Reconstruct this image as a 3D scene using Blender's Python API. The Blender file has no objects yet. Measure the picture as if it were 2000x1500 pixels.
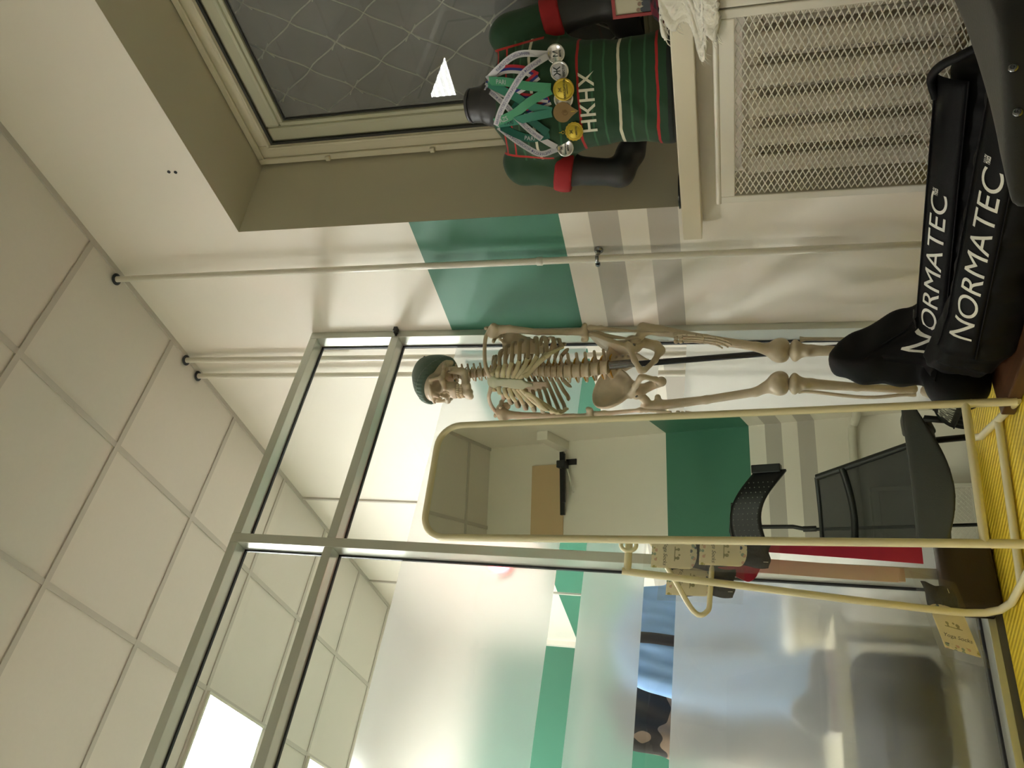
# Consulting corner of a clinic: glass partition, anatomy skeleton, dressed bust in the window, standing mirror.
# World: metres, z up, floor at 0. Window wall is the plane x = 0, the glass partition stands on y = 0.58.
import bpy, bmesh, math, random
import numpy as np
from mathutils import Vector, Matrix
from mathutils.bvhtree import BVHTree
random.seed(4); rng = np.random.default_rng(4)
SC = bpy.context.scene
COL = SC.collection
PI = math.pi

# ------------------------------------------------------------------ helpers
def lin(c):
    return tuple((v/12.92 if v <= .04045 else ((v+.055)/1.055)**2.4) for v in c)
def rgb(r, g, b): return lin((r/255, g/255, b/255))

class MB:
    """collects simple shapes into one mesh"""
    def __init__(s): s.v = []; s.f = []; s.m = []; s.sm = []
    def add(s, verts, faces, mi=0, smooth=False):
        b = len(s.v); s.v += [tuple(map(float, p)) for p in verts]
        for f in faces: s.f.append(tuple(b+i for i in f)); s.m.append(mi); s.sm.append(smooth)
        return s
    def box(s, x0, x1, y0, y1, z0, z1, mi=0):
        v = [(x, y, z) for z in (z0, z1) for y in (y0, y1) for x in (x0, x1)]
        return s.add(v, [(0,2,3,1), (4,5,7,6), (0,1,5,4), (2,6,7,3), (0,4,6,2), (1,3,7,5)], mi)
    def bar(s, a, b, w, d, up=(0,0,1), mi=0):
        a, b, up = Vector(a), Vector(b), Vector(up); t = (b-a).normalized()
        x = t.cross(up).normalized(); y = x.cross(t)
        v = [p+x*(i*w/2)+y*(j*d/2) for p in (a, b) for j in (-1, 1) for i in (-1, 1)]
        return s.add(v, [(0,2,3,1), (4,5,7,6), (0,1,5,4), (2,6,7,3), (0,4,6,2), (1,3,7,5)], mi)
    def tube(s, pts, r, n=12, mi=0, cap=True, closed=False, flat=None):
        """swept tube; r a number or one per point; flat=(wx, wy, upvector) for an oval section"""
        P = [Vector(p) for p in pts]; N = len(P)
        R = [r]*N if not hasattr(r, '__len__') else list(r)
        T = []
        for i in range(N):
            a = P[(i-1) % N] if (closed or i) else P[i]; b = P[(i+1) % N] if (closed or i < N-1) else P[i]
            T.append((b-a).normalized() if (b-a).length > 1e-9 else Vector((0,0,1)))
        u = Vector(flat[2]) if flat else (Vector((0,0,1)) if abs(T[0].z) < .9 else Vector((1,0,0)))
        vs = []; x = None
        for i in range(N):
            if flat or x is None:
                x = T[i].cross(u).normalized() if T[i].cross(u).length > 1e-6 else Vector((1,0,0))
            else:
                x = (x - T[i]*x.dot(T[i])).normalized()
            y = x.cross(T[i])
            for k in range(n):
                a = 2*PI*k/n
                fx, fy = (flat[0], flat[1]) if flat else (1, 1)
                vs.append(P[i]+x*(math.cos(a)*R[i]*fx)+y*(math.sin(a)*R[i]*fy))
        fs = []
        for i in range(N if closed else N-1):
            j = (i+1) % N
            for k in range(n):
                l = (k+1) % n
                fs.append((i*n+k, j*n+k, j*n+l, i*n+l))
        s.add(vs, fs, mi, True)
        if cap and not closed:
            s.add([vs[k] for k in range(n)], [tuple(range(n))], mi)
            s.add([vs[(N-1)*n+k] for k in range(n)], [tuple(range(n))[::-1]], mi)
        return s
    def lathe(s, prof, c=(0,0,0), n=24, axis=(0,0,1), mi=0):
        ax = Vector(axis).normalized(); x = ax.orthogonal().normalized(); y = ax.cross(x); c = Vector(c)
        vs = [c+ax*h+x*(math.cos(2*PI*k/n)*r)+y*(math.sin(2*PI*k/n)*r) for r, h in prof for k in range(n)]
        fs = [(i*n+k, i*n+(k+1) % n, (i+1)*n+(k+1) % n, (i+1)*n+k) for i in range(len(prof)-1) for k in range(n)]
        s.add(vs, fs, mi, True)
        if prof[0][0] > 1e-5: s.add(vs[:n], [tuple(range(n))[::-1]], mi)
        if prof[-1][0] > 1e-5: s.add(vs[-n:], [tuple(range(n))], mi)
        return s
    def prism(s, poly, z0, z1, M=None, mi=0):
        """polygon in the x-y plane, thickened along z, then moved by M"""
        M = M or Matrix(); n = len(poly)
        v = [M @ Vector((x, y, z)) for z in (z0, z1) for x, y in poly]
        return s.add(v, [tuple(range(n))[::-1], tuple(range(n, 2*n))]+[(i, (i+1) % n, n+(i+1) % n, n+i) for i in range(n)], mi)
    def grid(s, fn, nu, nv, mi=0, smooth=True, closed_u=False):
        v = [fn(i/(nu-1) if not closed_u else i/nu, j/(nv-1)) for i in range(nu) for j in range(nv)]
        f = [(i*nv+j, ((i+1) % nu)*nv+j, ((i+1) % nu)*nv+j+1, i*nv+j+1) for i in range(nu if closed_u else nu-1) for j in range(nv-1)]
        return s.add(v, f, mi, smooth)
    def mesh(s, name):
        me = bpy.data.meshes.new(name); me.from_pydata(s.v, [], s.f)
        me.polygons.foreach_set('material_index', s.m); me.polygons.foreach_set('use_smooth', s.sm)
        me.update(); return me

def put(name, shape, mat, parent=None, bevel=0, solid=0, subd=0, label=None, local=False):
    """link a shape as ONE object. Shapes under an Empty are given in world coordinates."""
    me = shape.mesh(name) if isinstance(shape, MB) else shape
    for m in (mat if isinstance(mat, (list, tuple)) else [mat]): me.materials.append(m)
    o = bpy.data.objects.new(name, me); COL.objects.link(o)
    if parent is not None:
        o.parent = parent
        if parent.type == 'EMPTY' and not local: o.matrix_parent_inverse = base_matrix(parent).inverted()
    if solid:
        md = o.modifiers.new('thick', 'SOLIDIFY'); md.thickness = solid; md.offset = 0
    if bevel:
        md = o.modifiers.new('bevel', 'BEVEL'); md.width = bevel; md.segments = 2; md.limit_method = 'ANGLE'
    if subd:
        md = o.modifiers.new('sub', 'SUBSURF'); md.levels = md.render_levels = subd
    if label: o['label'] = label
    return o
def base_matrix(e): return Matrix.Translation(e.location) @ Matrix.Rotation(e.rotation_euler.z, 4, 'Z')
def thing(name, label, cat, loc, rotz=0, group=None):
    e = bpy.data.objects.new(name, None); COL.objects.link(e)
    e.empty_display_size = .1; e.location = loc; e.rotation_euler = (0, 0, rotz)
    return tag(e, label, cat, group)
def tag(o, label, cat, group=None):
    o['label'] = label; o['category'] = cat
    if group: o['group'] = group
    return o
def structure(o): o['kind'] = 'structure'; return o
def copy_tree(o, parent=None):
    c = o.copy(); COL.objects.link(c)
    if parent is not None: c.parent = parent
    for ch in [x for x in COL.objects if x.parent == o]: copy_tree(ch, c)
    return c

def catmull(pts, n=6):
    P = [np.array(p, float) for p in pts]; P = [2*P[0]-P[1]]+P+[2*P[-1]-P[-2]]; out = []
    for i in range(1, len(P)-2):
        for k in range(n):
            t = k/n
            out.append(.5*((2*P[i])+(-P[i-1]+P[i+1])*t+(2*P[i-1]-5*P[i]+4*P[i+1]-P[i+2])*t*t+(-P[i-1]+3*P[i]-3*P[i+1]+P[i+2])*t**3))
    out.append(P[-2]); return [tuple(p) for p in out]

# signed distance shapes and a surface-net mesher, for the organic pieces
def smin(a, b, k):
    h = np.clip(.5+.5*(b-a)/k, 0, 1); return b+(a-b)*h-k*h*(1-h)
def smax(a, b, k): return -smin(-a, -b, k)
def d_ball(P, c, r): return np.linalg.norm(P-np.array(c), axis=-1)-r
def d_ell(P, c, r, R=None):
    q = P-np.array(c)
    if R is not None: q = q @ R
    r = np.array(r); k0 = np.linalg.norm(q/r, axis=-1); k1 = np.linalg.norm(q/(r*r), axis=-1)
    return k0*(k0-1)/np.maximum(k1, 1e-9)
def d_cone(P, a, b, ra, rb):
    a, b = np.array(a, float), np.array(b, float); ab = b-a
    t = np.clip(((P-a) @ ab)/(ab @ ab), 0, 1)
    return np.linalg.norm(P-a-t[..., None]*ab, axis=-1)-(ra+(rb-ra)*t)
def d_box(P, c, h, r=0, R=None):
    q = P-np.array(c)
    if R is not None: q = q @ R
    q = np.abs(q)-np.array(h)+r
    return np.linalg.norm(np.maximum(q, 0), axis=-1)+np.minimum(q.max(-1), 0)-r
def d_chain(P, pts, rad, k=.01):
    d = None
    for i in range(len(pts)-1):
        e = d_cone(P, pts[i], pts[i+1], rad[i], rad[i+1]); d = e if d is None else smin(d, e, k)
    return d
def rot(ax, deg): return np.array(Matrix.Rotation(math.radians(deg), 3, ax))
def sdf_mesh(name, fn, lo, hi, h, M=None):
    lo, hi = np.array(lo, float), np.array(hi, float)
    n = np.ceil((hi-lo)/h).astype(int)+1
    ax = [lo[i]+h*np.arange(n[i]) for i in range(3)]
    V = np.empty(n)
    for i in range(0, n[0], 24):
        g = np.stack(np.meshgrid(ax[0][i:i+24], ax[1], ax[2], indexing='ij'), -1); V[i:i+24] = fn(g)
    V[np.abs(V) < 1e-9] = 1e-9
    ins = V < 0
    cnt = np.zeros(n-1); acc = np.zeros(tuple(n-1)+(3,))
    c8 = [(i, j, k) for i in (0, 1) for j in (0, 1) for k in (0, 1)]
    sl = lambda o: tuple(slice(o[d], n[d]-1+o[d]) for d in range(3))
    for a in c8:
        for d in range(3):
            if a[d]: continue
            b = list(a); b[d] = 1
            va, vb = V[sl(a)], V[sl(b)]; cr = (va < 0) != (vb < 0)
            t = np.where(cr, va/np.where(cr, va-vb, 1), 0)
            p = np.zeros(tuple(n-1)+(3,)); p[...] = a; p[..., d] = t
            acc += p*cr[..., None]; cnt += cr
    act = cnt > 0; idx = -np.ones(n-1, int); idx[act] = np.arange(act.sum())
    ijk = np.argwhere(act); verts = lo+h*(ijk+acc[act]/cnt[act][:, None])
    faces = []
    for d in range(3):
        u, w = (d+1) % 3, (d+2) % 3
        s0 = [slice(1, n[e]-1) for e in range(3)]; s1 = list(s0); s0[d] = slice(0, n[d]-1); s1[d] = slice(1, n[d])
        A, B = ins[tuple(s0)], ins[tuple(s1)]
        for flip, mask in ((0, A & ~B), (1, ~A & B)):
            q = np.argwhere(mask)
            if not len(q): continue
            off = np.array([1, 1, 1]); off[d] = 0; q = q+off
            def cell(du, dw):
                e = q.copy(); e[:, u] += du; e[:, w] += dw; return idx[e[:, 0], e[:, 1], e[:, 2]]
            F = np.stack([cell(-1, -1), cell(0, -1), cell(0, 0), cell(-1, 0)], 1)
            faces.append(F[:, ::-1] if flip else F)
    faces = np.concatenate(faces) if faces else np.zeros((0, 4), int)
    if M is not None: verts = np.array(verts) @ np.array(M.to_3x3()).T+np.array(M.translation)
    me = bpy.data.meshes.new(name); me.from_pydata(verts.tolist(), [], faces.tolist())
    me.polygons.foreach_set('use_smooth', [True]*len(me.polygons)); me.update()
    return me

def text_mesh(s, size, align='CENTER', extrude=0, shear=0, space=1.0, width=1.0, bold=0, res=3):
    """letters as a flat mesh in x-y, baseline at y = 0"""
    cu = bpy.data.curves.new('letters', 'FONT'); cu.body = s; cu.size = size; cu.align_x = align
    cu.extrude = extrude; cu.offset = bold; cu.shear = shear; cu.space_character = space; cu.resolution_u = res
    o = bpy.data.objects.new('letters', cu); COL.objects.link(o)
    dg = bpy.context.evaluated_depsgraph_get(); dg.update()
    me = bpy.data.meshes.new_from_object(o.evaluated_get(dg))
    bpy.data.objects.remove(o)
    if width != 1.0:
        for v in me.vertices: v.co.x *= width
    me.materials.clear()
    return me
def bend_mesh(me, fn):
    for v in me.vertices: v.co = fn(v.co)
    me.update(); return me

def fine(me, cuts=3):
    b = bmesh.new(); b.from_mesh(me); bmesh.ops.triangulate(b, faces=b.faces)
    for _ in range(cuts):
        lg = [e for e in b.edges if e.calc_length() > .012]
        if lg: bmesh.ops.subdivide_edges(b, edges=lg, cuts=1); bmesh.ops.triangulate(b, faces=b.faces)
    b.to_mesh(me); b.free(); return me

# ------------------------------------------------------------------ materials
def nodes(name):
    m = bpy.data.materials.new(name); m.use_nodes = True; nt = m.node_tree
    return m, nt, nt.nodes.get('Principled BSDF'), nt.nodes.get('Material Output')
def N(nt, t, **kw):
    n = nt.nodes.new(t)
    for k, v in kw.items(): setattr(n, k, v)
    return n
def pm(name, c, rough=.5, metal=0, spec=.5, noise=None, bump=None, sheen=0, alpha=1, trans=0, sub=0, coat=0):
    """noise=(scale, amount) varies the colour, bump=(scale, strength) roughens the surface"""
    m, nt, b, out = nodes(name); L = nt.links.new
    b.inputs['Base Color'].default_value = (*c, 1); b.inputs['Roughness'].default_value = rough
    b.inputs['Metallic'].default_value = metal; b.inputs['Specular IOR Level'].default_value = spec
    b.inputs['Sheen Weight'].default_value = sheen; b.inputs['Coat Weight'].default_value = coat
    if trans: b.inputs['Transmission Weight'].default_value = trans
    if sub:
        b.inputs['Subsurface Weight'].default_value = sub; b.inputs['Subsurface Radius'].default_value = (.01, .006, .004)
    if noise or bump:
        tc = N(nt, 'ShaderNodeTexCoord')
    if noise:
        t = N(nt, 'ShaderNodeTexNoise'); t.inputs['Scale'].default_value = noise[0]; t.inputs['Detail'].default_value = 4
        L(tc.outputs['Object'], t.inputs['Vector'])
        r = N(nt, 'ShaderNodeMapRange'); r.inputs['To Min'].default_value = 1-noise[1]; r.inputs['To Max'].default_value = 1+noise[1]
        L(t.outputs['Fac'], r.inputs['Value'])
        mx = N(nt, 'ShaderNodeVectorMath', operation='SCALE'); mx.inputs[0].default_value = c
        L(r.outputs[0], mx.inputs['Scale']); L(mx.outputs[0], b.inputs['Base Color'])
    if bump:
        t = N(nt, 'ShaderNodeTexNoise'); t.inputs['Scale'].default_value = bump[0]; t.inputs['Detail'].default_value = 3
        L(tc.outputs['Object'], t.inputs['Vector'])
        bp = N(nt, 'ShaderNodeBump'); bp.inputs['Strength'].default_value = bump[1]; bp.inputs['Distance'].default_value = .002
        L(t.outputs['Fac'], bp.inputs['Height']); L(bp.outputs[0], b.inputs['Normal'])
    return m
def math_node(nt, op, a, b=None):
    n = N(nt, 'ShaderNodeMath', operation=op)
    for i, v in enumerate((a, b)):
        if v is None: continue
        if isinstance(v, (int, float)): n.inputs[i].default_value = v
        else: nt.links.new(v, n.inputs[i])
    return n.outputs[0]
def mixc(nt, f, a, b):
    n = N(nt, 'ShaderNodeMix', data_type='RGBA')
    if isinstance(f, (int, float)): n.inputs[0].default_value = f
    else: nt.links.new(f, n.inputs[0])
    for k, v in ((6, a), (7, b)):
        if isinstance(v, tuple): n.inputs[k].default_value = (*v[:3], 1)
        else: nt.links.new(v, n.inputs[k])
    return n.outputs[2]
def band(nt, v, lo, hi): return math_node(nt, 'MULTIPLY', math_node(nt, 'GREATER_THAN', v, lo), math_node(nt, 'LESS_THAN', v, hi))

WHITE = rgb(234, 228, 216)
GREEN = rgb(72, 128, 106)
GREY = rgb(190, 184, 174)
def wall_paint(name, bands, base=WHITE):
    """painted plaster; bands = (z low, z high, colour) painted straight onto the wall"""
    m, nt, b, out = nodes(name); L = nt.links.new
    g = N(nt, 'ShaderNodeNewGeometry'); s = N(nt, 'ShaderNodeSeparateXYZ'); L(g.outputs['Position'], s.inputs[0])
    col = base
    for lo, hi, c in bands: col = mixc(nt, band(nt, s.outputs[2], lo, hi), col, c)
    t = N(nt, 'ShaderNodeTexNoise'); t.inputs['Scale'].default_value = 3; t.inputs['Detail'].default_value = 5
    L(g.outputs['Position'], t.inputs['Vector'])
    r = N(nt, 'ShaderNodeMapRange'); r.inputs['To Min'].default_value = .965; r.inputs['To Max'].default_value = 1.03
    L(t.outputs['Fac'], r.inputs['Value'])
    v = N(nt, 'ShaderNodeVectorMath', operation='SCALE')
    if isinstance(col, tuple): v.inputs[0].default_value = col
    else: L(col, v.inputs[0])
    L(r.outputs[0], v.inputs['Scale']); L(v.outputs[0], b.inputs['Base Color'])
    b.inputs['Roughness'].default_value = .45; b.inputs['Specular IOR Level'].default_value = .35
    t2 = N(nt, 'ShaderNodeTexNoise'); t2.inputs['Scale'].default_value = 9; t2.inputs['Detail'].default_value = 6
    L(g.outputs['Position'], t2.inputs['Vector'])
    bp = N(nt, 'ShaderNodeBump'); bp.inputs['Strength'].default_value = .25; bp.inputs['Distance'].default_value = .01
    L(t2.outputs['Fac'], bp.inputs['Height']); L(bp.outputs[0], b.inputs['Normal'])
    return m
STRIPES = [(1.28, 1.82, GREEN), (1.08, 1.18, GREY), (.885, .985, GREY)]
M_wall = wall_paint('banded_wall_paint', STRIPES)
M_far = wall_paint('green_wall_paint', [(.9, 2.52, GREEN)])
M_white = wall_paint('plain_wall_paint', [])
M_reveal = pm('reveal_paint', rgb(206, 200, 178), .5, noise=(3, .03))
M_tile = pm('ceiling_tile', rgb(222, 216, 206), .8, noise=(60, .02))
M_tbar = pm('ceiling_bar', rgb(196, 190, 180), .5)
M_floor = pm('grey_floor', rgb(120, 116, 104), .5, noise=(20, .06))
M_alu = pm('partition_profile', rgb(206, 210, 200), .28, metal=.35, spec=.6)
M_gasket = pm('gasket', rgb(40, 42, 48), .5)
M_pipe = pm('pipe_enamel', rgb(224, 220, 206), .3, coat=.3)
M_pvc = pm('window_plastic', rgb(212, 206, 182), .35)
M_sash = pm('sash_plastic', rgb(186, 186, 162), .35)
M_rubber = pm('rubber_seal', rgb(44, 46, 40), .6)
M_sill = pm('sill_board', rgb(214, 206, 182), .4)
M_cover = pm('radiator_cover_paint', rgb(222, 218, 204), .3, coat=.2)
M_rad = pm('radiator_paint', rgb(214, 206, 190), .45)
M_black = pm('black_plastic', rgb(22, 22, 22), .4)
M_steel = pm('steel', rgb(150, 152, 156), .25, metal=1)
M_dark_steel = pm('dark_steel', rgb(70, 72, 76), .35, metal=.9)

def clear_glass(name, tint=(.97, .985, .975), haze=.0, haze_col=(.5, .5, .47), ior=1.45):
    m, nt, b, out = nodes(name); L = nt.links.new; nt.nodes.remove(b)
    t = N(nt, 'ShaderNodeBsdfTransparent'); t.inputs[0].default_value = (*tint, 1)
    g = N(nt, 'ShaderNodeBsdfGlossy'); g.inputs['Roughness'].default_value = .0
    f = N(nt, 'ShaderNodeFresnel'); f.inputs['IOR'].default_value = ior
    mx = N(nt, 'ShaderNodeMixShader'); gm = N(nt, 'ShaderNodeNewGeometry')
    L(math_node(nt, 'MULTIPLY', f.outputs[0], math_node(nt, 'SUBTRACT', 1, gm.outputs['Backfacing'])), mx.inputs[0]); L(t.outputs[0], mx.inputs[1]); L(g.outputs[0], mx.inputs[2])
    src = mx
    if haze:
        d = N(nt, 'ShaderNodeBsdfDiffuse'); d.inputs[0].default_value = (*haze_col, 1)
        m2 = N(nt, 'ShaderNodeMixShader'); m2.inputs[0].default_value = haze
        L(mx.outputs[0], m2.inputs[1]); L(d.outputs[0], m2.inputs[2]); src = m2
    L(src.outputs[0], out.inputs['Surface']); return m
M_glass = clear_glass('partition_glass')
M_window_glass = clear_glass('window_glass', (.85, .87, .85), haze=.22, haze_col=(.50, .50, .48), ior=1.85)
def frosted(name):
    m, nt, b, out = nodes(name); L = nt.links.new; nt.nodes.remove(b)
    r = N(nt, 'ShaderNodeBsdfRefraction'); r.inputs['Roughness'].default_value = .30; r.inputs['IOR'].default_value = 1.3
    r.inputs[0].default_value = (.97, .98, .98, 1)
    tl = N(nt, 'ShaderNodeBsdfTranslucent'); tl.inputs[0].default_value = (.93, .94, .95, 1)
    df = N(nt, 'ShaderNodeBsdfDiffuse'); df.inputs[0].default_value = (.8, .8, .8, 1)
    m1 = N(nt, 'ShaderNodeMixShader'); m1.inputs[0].default_value = .16; L(r.outputs[0], m1.inputs[1]); L(tl.outputs[0], m1.inputs[2])
    m2 = N(nt, 'ShaderNodeMixShader'); m2.inputs[0].default_value = .06; L(m1.outputs[0], m2.inputs[1]); L(df.outputs[0], m2.inputs[2])
    L(m2.outputs[0], out.inputs['Surface']); return m
M_film = frosted('frosted_film')
def emitter(name, c, s):
    m, nt, b, out = nodes(name); nt.nodes.remove(b)
    e = N(nt, 'ShaderNodeEmission'); e.inputs[0].default_value = (*c, 1); e.inputs[1].default_value = s
    nt.links.new(e.outputs[0], out.inputs['Surface']); return m
# ------------------------------------------------------------------ the room
CEIL = 3.15; Y_BACK = -2.70; Y_FAR = 4.09; X_LEFT = -5.0
WY0, WY1, WZ0, WZ1 = -1.66, 0.005, .88, 2.505           # window opening in the wall x = 0
WD = .31                                                # depth of the reveal
structure(put('floor', MB().box(X_LEFT-.1, .1, Y_BACK-.1, Y_FAR+.1, -.1, 0), M_floor))
ce = structure(put('ceiling', MB().box(X_LEFT-.1, .1, Y_BACK-.1, Y_FAR+.1, CEIL+.006, CEIL+.1), M_tile))
g = MB()
for k in range(8): g.box(-.583-.6*k-.012, -.583-.6*k+.012, Y_BACK, Y_FAR, CEIL, CEIL+.0055)
for n in range(-4, 7): g.box(X_LEFT, 0, .6*n-.012, .6*n+.012, CEIL-.0008, CEIL+.005)
g.box(-.022, 0, Y_BACK, Y_FAR, CEIL-.002, CEIL+.0055)
put('grid', g, M_tbar, ce)
# window wall with its opening and splayed reveal
w = MB(); T = .40
w.box(0, T, Y_BACK-.1, WY0-.02, -.05, CEIL+.1); w.box(0, T, WY1, Y_FAR+.1, -.05, CEIL+.1)
w.box(0, T, WY0-.02, WY1, -.05, WZ0-.07); w.box(0, T, WY0-.02, WY1, WZ1, CEIL+.1)
wr = structure(put('wall_right', w, M_wall))
rv = MB()
iy0, iy1, iz1 = WY0+.075, WY1-.075, WZ1-.02
e = .0015
rv.add([(-e, WY1-e, WZ0-.07), (-e, WY1-e, WZ1-e), (WD+.06, iy1, iz1), (WD+.06, iy1, WZ0-.07)], [(0,1,2,3)])
rv.add([(-e, WY0-.018, WZ0-.07), (-e, WY0-.018, WZ1-e), (WD+.06, iy0, iz1), (WD+.06, iy0, WZ0-.07)], [(3,2,1,0)])
rv.add([(-e, WY1-e, WZ1-e), (-e, WY0-.018, WZ1-e), (WD+.06, iy0, iz1), (WD+.06, iy1, iz1)], [(0,1,2,3)])
put('reveal', rv, M_reveal, wr)
hm = MB()
for y, z in ((-.287, 2.63), (-.283, 2.605)): hm.lathe([(.006, -.0015), (.006, .001)], (-.001, y, z), 10, (1, 0, 0))
put('screw_hole', hm, M_gasket, wr)
vb = MB(); vb.box(-.012, 0, 2.028, 2.042, 0, CEIL-.003); vb.box(-.012, 0, 3.168, 3.182, 0, CEIL-.003)
put('joint_shadow_strip', vb, M_tbar, wr)  # grey strips stand in for the shadow lines at the wall's vertical edges
structure(put('wall_back', MB().box(X_LEFT-.1, 0, Y_BACK-.1, Y_BACK, -.05, CEIL+.1), M_wall))
structure(put('wall_far', MB().box(X_LEFT-.1, 0, Y_FAR, Y_FAR+.1, -.05, CEIL+.1), M_far))
structure(put('wall_left', MB().box(X_LEFT-.1, X_LEFT, Y_BACK, Y_FAR, -.05, CEIL+.1), M_white))
structure(put('trim_1', MB().box(-.035, 0, Y_FAR-.035, Y_FAR, 0, CEIL-.003), M_white))     # white corner strip beyond the glass

# window: frame, sash, panes, outside bars
wn = bpy.data.objects.new('window_1', None); COL.objects.link(wn); structure(wn); wn.location = (WD, -.83, WZ0)
def ring(mb, y0, y1, z0, z1, x0, x1, w):
    mb.box(x0, x1, y0, y0+w, z0, z1); mb.box(x0, x1, y1-w, y1, z0, z1)
    mb.box(x0, x1, y0+w, y1-w, z0, z0+w); mb.box(x0, x1, y0+w, y1-w, z1-w, z1)
m = MB(); ring(m, iy0+.001, iy1-.001, WZ0-.06, iz1-.001, WD-.005, WD+.055, .074)
m.box(WD-.005, WD+.055, -.87, -.79, WZ0, iz1-.07)
put('window_frame', m, M_pvc, wn, bevel=.006)
m = MB(); ring(m, iy0+.001, iy1-.001, WZ0-.06, iz1-.001, WD-.016, WD-.0052, .024); ring(m, iy0+.06, iy1-.06, WZ0, iz1-.06, WD-.011, WD-.0052, .012)
put('frame_lip', m, M_pvc, wn, bevel=.003)
for a, b in ((iy0+.078, -.868), (-.792, iy1-.078)):
    m = MB(); ring(m, a, b, WZ0+.02, iz1-.078, WD+.012, WD+.06, .062)
    s = put('sash', m, M_sash, wn, bevel=.012)
    m = MB(); ring(m, a+.060, b-.060, WZ0+.08, iz1-.138, WD+.022, WD+.058, .016); put('glazing_bead', m, M_sash, s, bevel=.004)
    m = MB(); ring(m, a+.076, b-.076, WZ0+.096, iz1-.154, WD+.034, WD+.05, .006); put('seal', m, M_rubber, s)
    m = MB(); ring(m, a-.004, b+.004, WZ0+.016, iz1-.074, WD+.001, WD+.011, .010); put('gap_seal', m, M_rubber, s)
    put('pane', MB().box(WD+.040, WD+.044, a+.078, b-.078, WZ0+.098, iz1-.156), M_window_glass, s)
for z in (2.19, 1.77):
    put('curtain_hook', MB().box(WD-.030, WD-.016, iy1-.022, iy1-.004, z-.009, z+.009), M_pvc, wn, bevel=.003)
structure(put('wall_outside', MB().box(.75, .8, -3.5, 1.6, -.2, 4), pm('night_facade', rgb(70, 70, 68), .9, noise=(4, .2))))
gr = thing('window_grille', 'curved white iron security grille outside the dark window pane', 'grille', (.46, -.83, .9))
M_bar = pm('grille_paint', rgb(240, 236, 214), .5)
rows = [2.204+.141*k for k in (2, 1, 0)]+[2.204-.141*k for k in range(1, 11)]
for k in range(len(rows)-1):
    zt, zb = rows[k], rows[k+1]; pts = []
    for j in range(-1, 20):
        yb = -.35+.09*(j-16)
        for q in range(6):
            t = q/6; s = .5-.5*math.cos(PI*t); s = s*.45+t*.55 if .15 < t < .85 else s*.75+t*.25
            hi = (j+k) % 2 == 0
            pts.append((.46, yb+.09*t, zt+(zb-zt)*(s if hi else 1-s)))
    put('bar', MB().tube(pts, .0028, 6), M_bar, gr)
tick = MB()
for k, z in enumerate(rows):
    if k % 2 == 1:
        for j in range(-1, 20):
            y = -.35+.09*(j-16)
            if (j+k) % 2 == 1: continue
            for sx in (-1, 1): tick.tube([(.458, y-.028, z+.026*sx), (.458, y, z+.004*sx), (.458, y+.028, z+.026*sx)], .0024, 5)
put('twist', tick, M_bar, gr)['kind'] = 'stuff'

# sill
structure(put('trim_2', MB().prism([(-.085, WY0+.02), (WD-.02, WY0+.02), (WD-.02, .0035), (-.0006, .0035), (-.0006, .075), (-.085, .075)], .808, .868), M_sill, bevel=.003))

# ------------------------------------------------------------------ glass partition
YP = .582; YG = .645
pt = bpy.data.objects.new('wall_partition', None); COL.objects.link(pt); structure(pt); pt.location = (-1.5, YP, 0)
PX = [(-.033, -.001), (-.985, -.950), (-1.935, -1.90), (-2.885, -2.85)]
for a, b in PX:
    put('post', MB().box(a, b, YP, YP+.075, .0, 2.453), M_alu, pt, bevel=.0015)
for i in range(3):
    x1, x0 = PX[i][0]-.0005, PX[i+1][1]+.0005
    for z0, z1, nm in ((2.419, 2.4525, 'top_rail'), (2.045, 2.079, 'transom'), (.024, .044, 'bottom_rail')):
        put(nm, MB().box(x0, x1, YP+.0004, YP+.075, z0, z1), M_alu, pt, bevel=.0015)
    for z0, z1 in ((2.079, 2.419), (.044, 2.045)):
        m = MB()
        for q in ((x0, x0+.006, z0, z1), (x1-.006, x1, z0, z1), (x0, x1, z0, z0+.006), (x0, x1, z1-.006, z1)):
            m.box(q[0], q[1], YG-.004, YG+.006, q[2], q[3])
        put('gasket', m, M_gasket, pt)
        gl = put('glass_pane', MB().box(x0+.002, x1-.002, YG, YG+.004, z0+.002, z1-.002), M_glass, pt)
    for z0, z1 in ((1.27, 1.81), (.985, 1.18), (.055, .885)):
        put('frosted_film', MB().box(x0+.006, x1-.006, YG+.0048, YG+.0056, z0, z1), M_film, gl)
put('plinth', MB().box(-2.885, -.001, YP+.004, YP+.07, 0, .024), pm('plinth_grey', rgb(126, 122, 106), .6), pt)
structure(put('trim_3', MB().box(-.035, -.001, YP+.0755, YP+.09, 0, 2.3), M_white))

# ------------------------------------------------------------------ heating pipes
def pipe(x, y, r, label, bracket=None, collar=None):
    t = thing('heating_pipe', label, 'pipe', (x, y, 0), 0)
    put('tube', MB().tube([(x, y, .005), (x, y, 1.0), (x, y, 2.0), (x, y, CEIL-.004)], r, 20), M_pipe, t)
    if bracket:
        b = MB().tube([(x+r*.5, y, bracket), (-.001, y+.002, bracket)], .007, 8)
        b.lathe([(.016, 0), (.016, .004), (.008, .008)], (-.001, y, bracket), 16, (-1, 0, 0))
        b.lathe([(r+.002, -.006), (r+.004, -.004), (r+.004, .004), (r+.002, .006)], (x, y, bracket), 20)
        b.lathe([(.009, 0), (.009, .006), (.005, .008)], (x-r*.7, y+r+.003, bracket), 12, (0, 1, 0))
        put('bracket', b, M_steel, t)
    if collar:
        put('coupling', MB().lathe([(r+.0005, -.012), (r+.003, -.009), (r+.003, .009), (r+.0005, .012)], (x, y, collar), 20), M_pipe, t)
    put('ceiling_ring', MB().lathe([(r+.001, -.004), (r+.012, -.003), (r+.012, 0)], (x, y, CEIL-.0012), 20), M_gasket, t)
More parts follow.
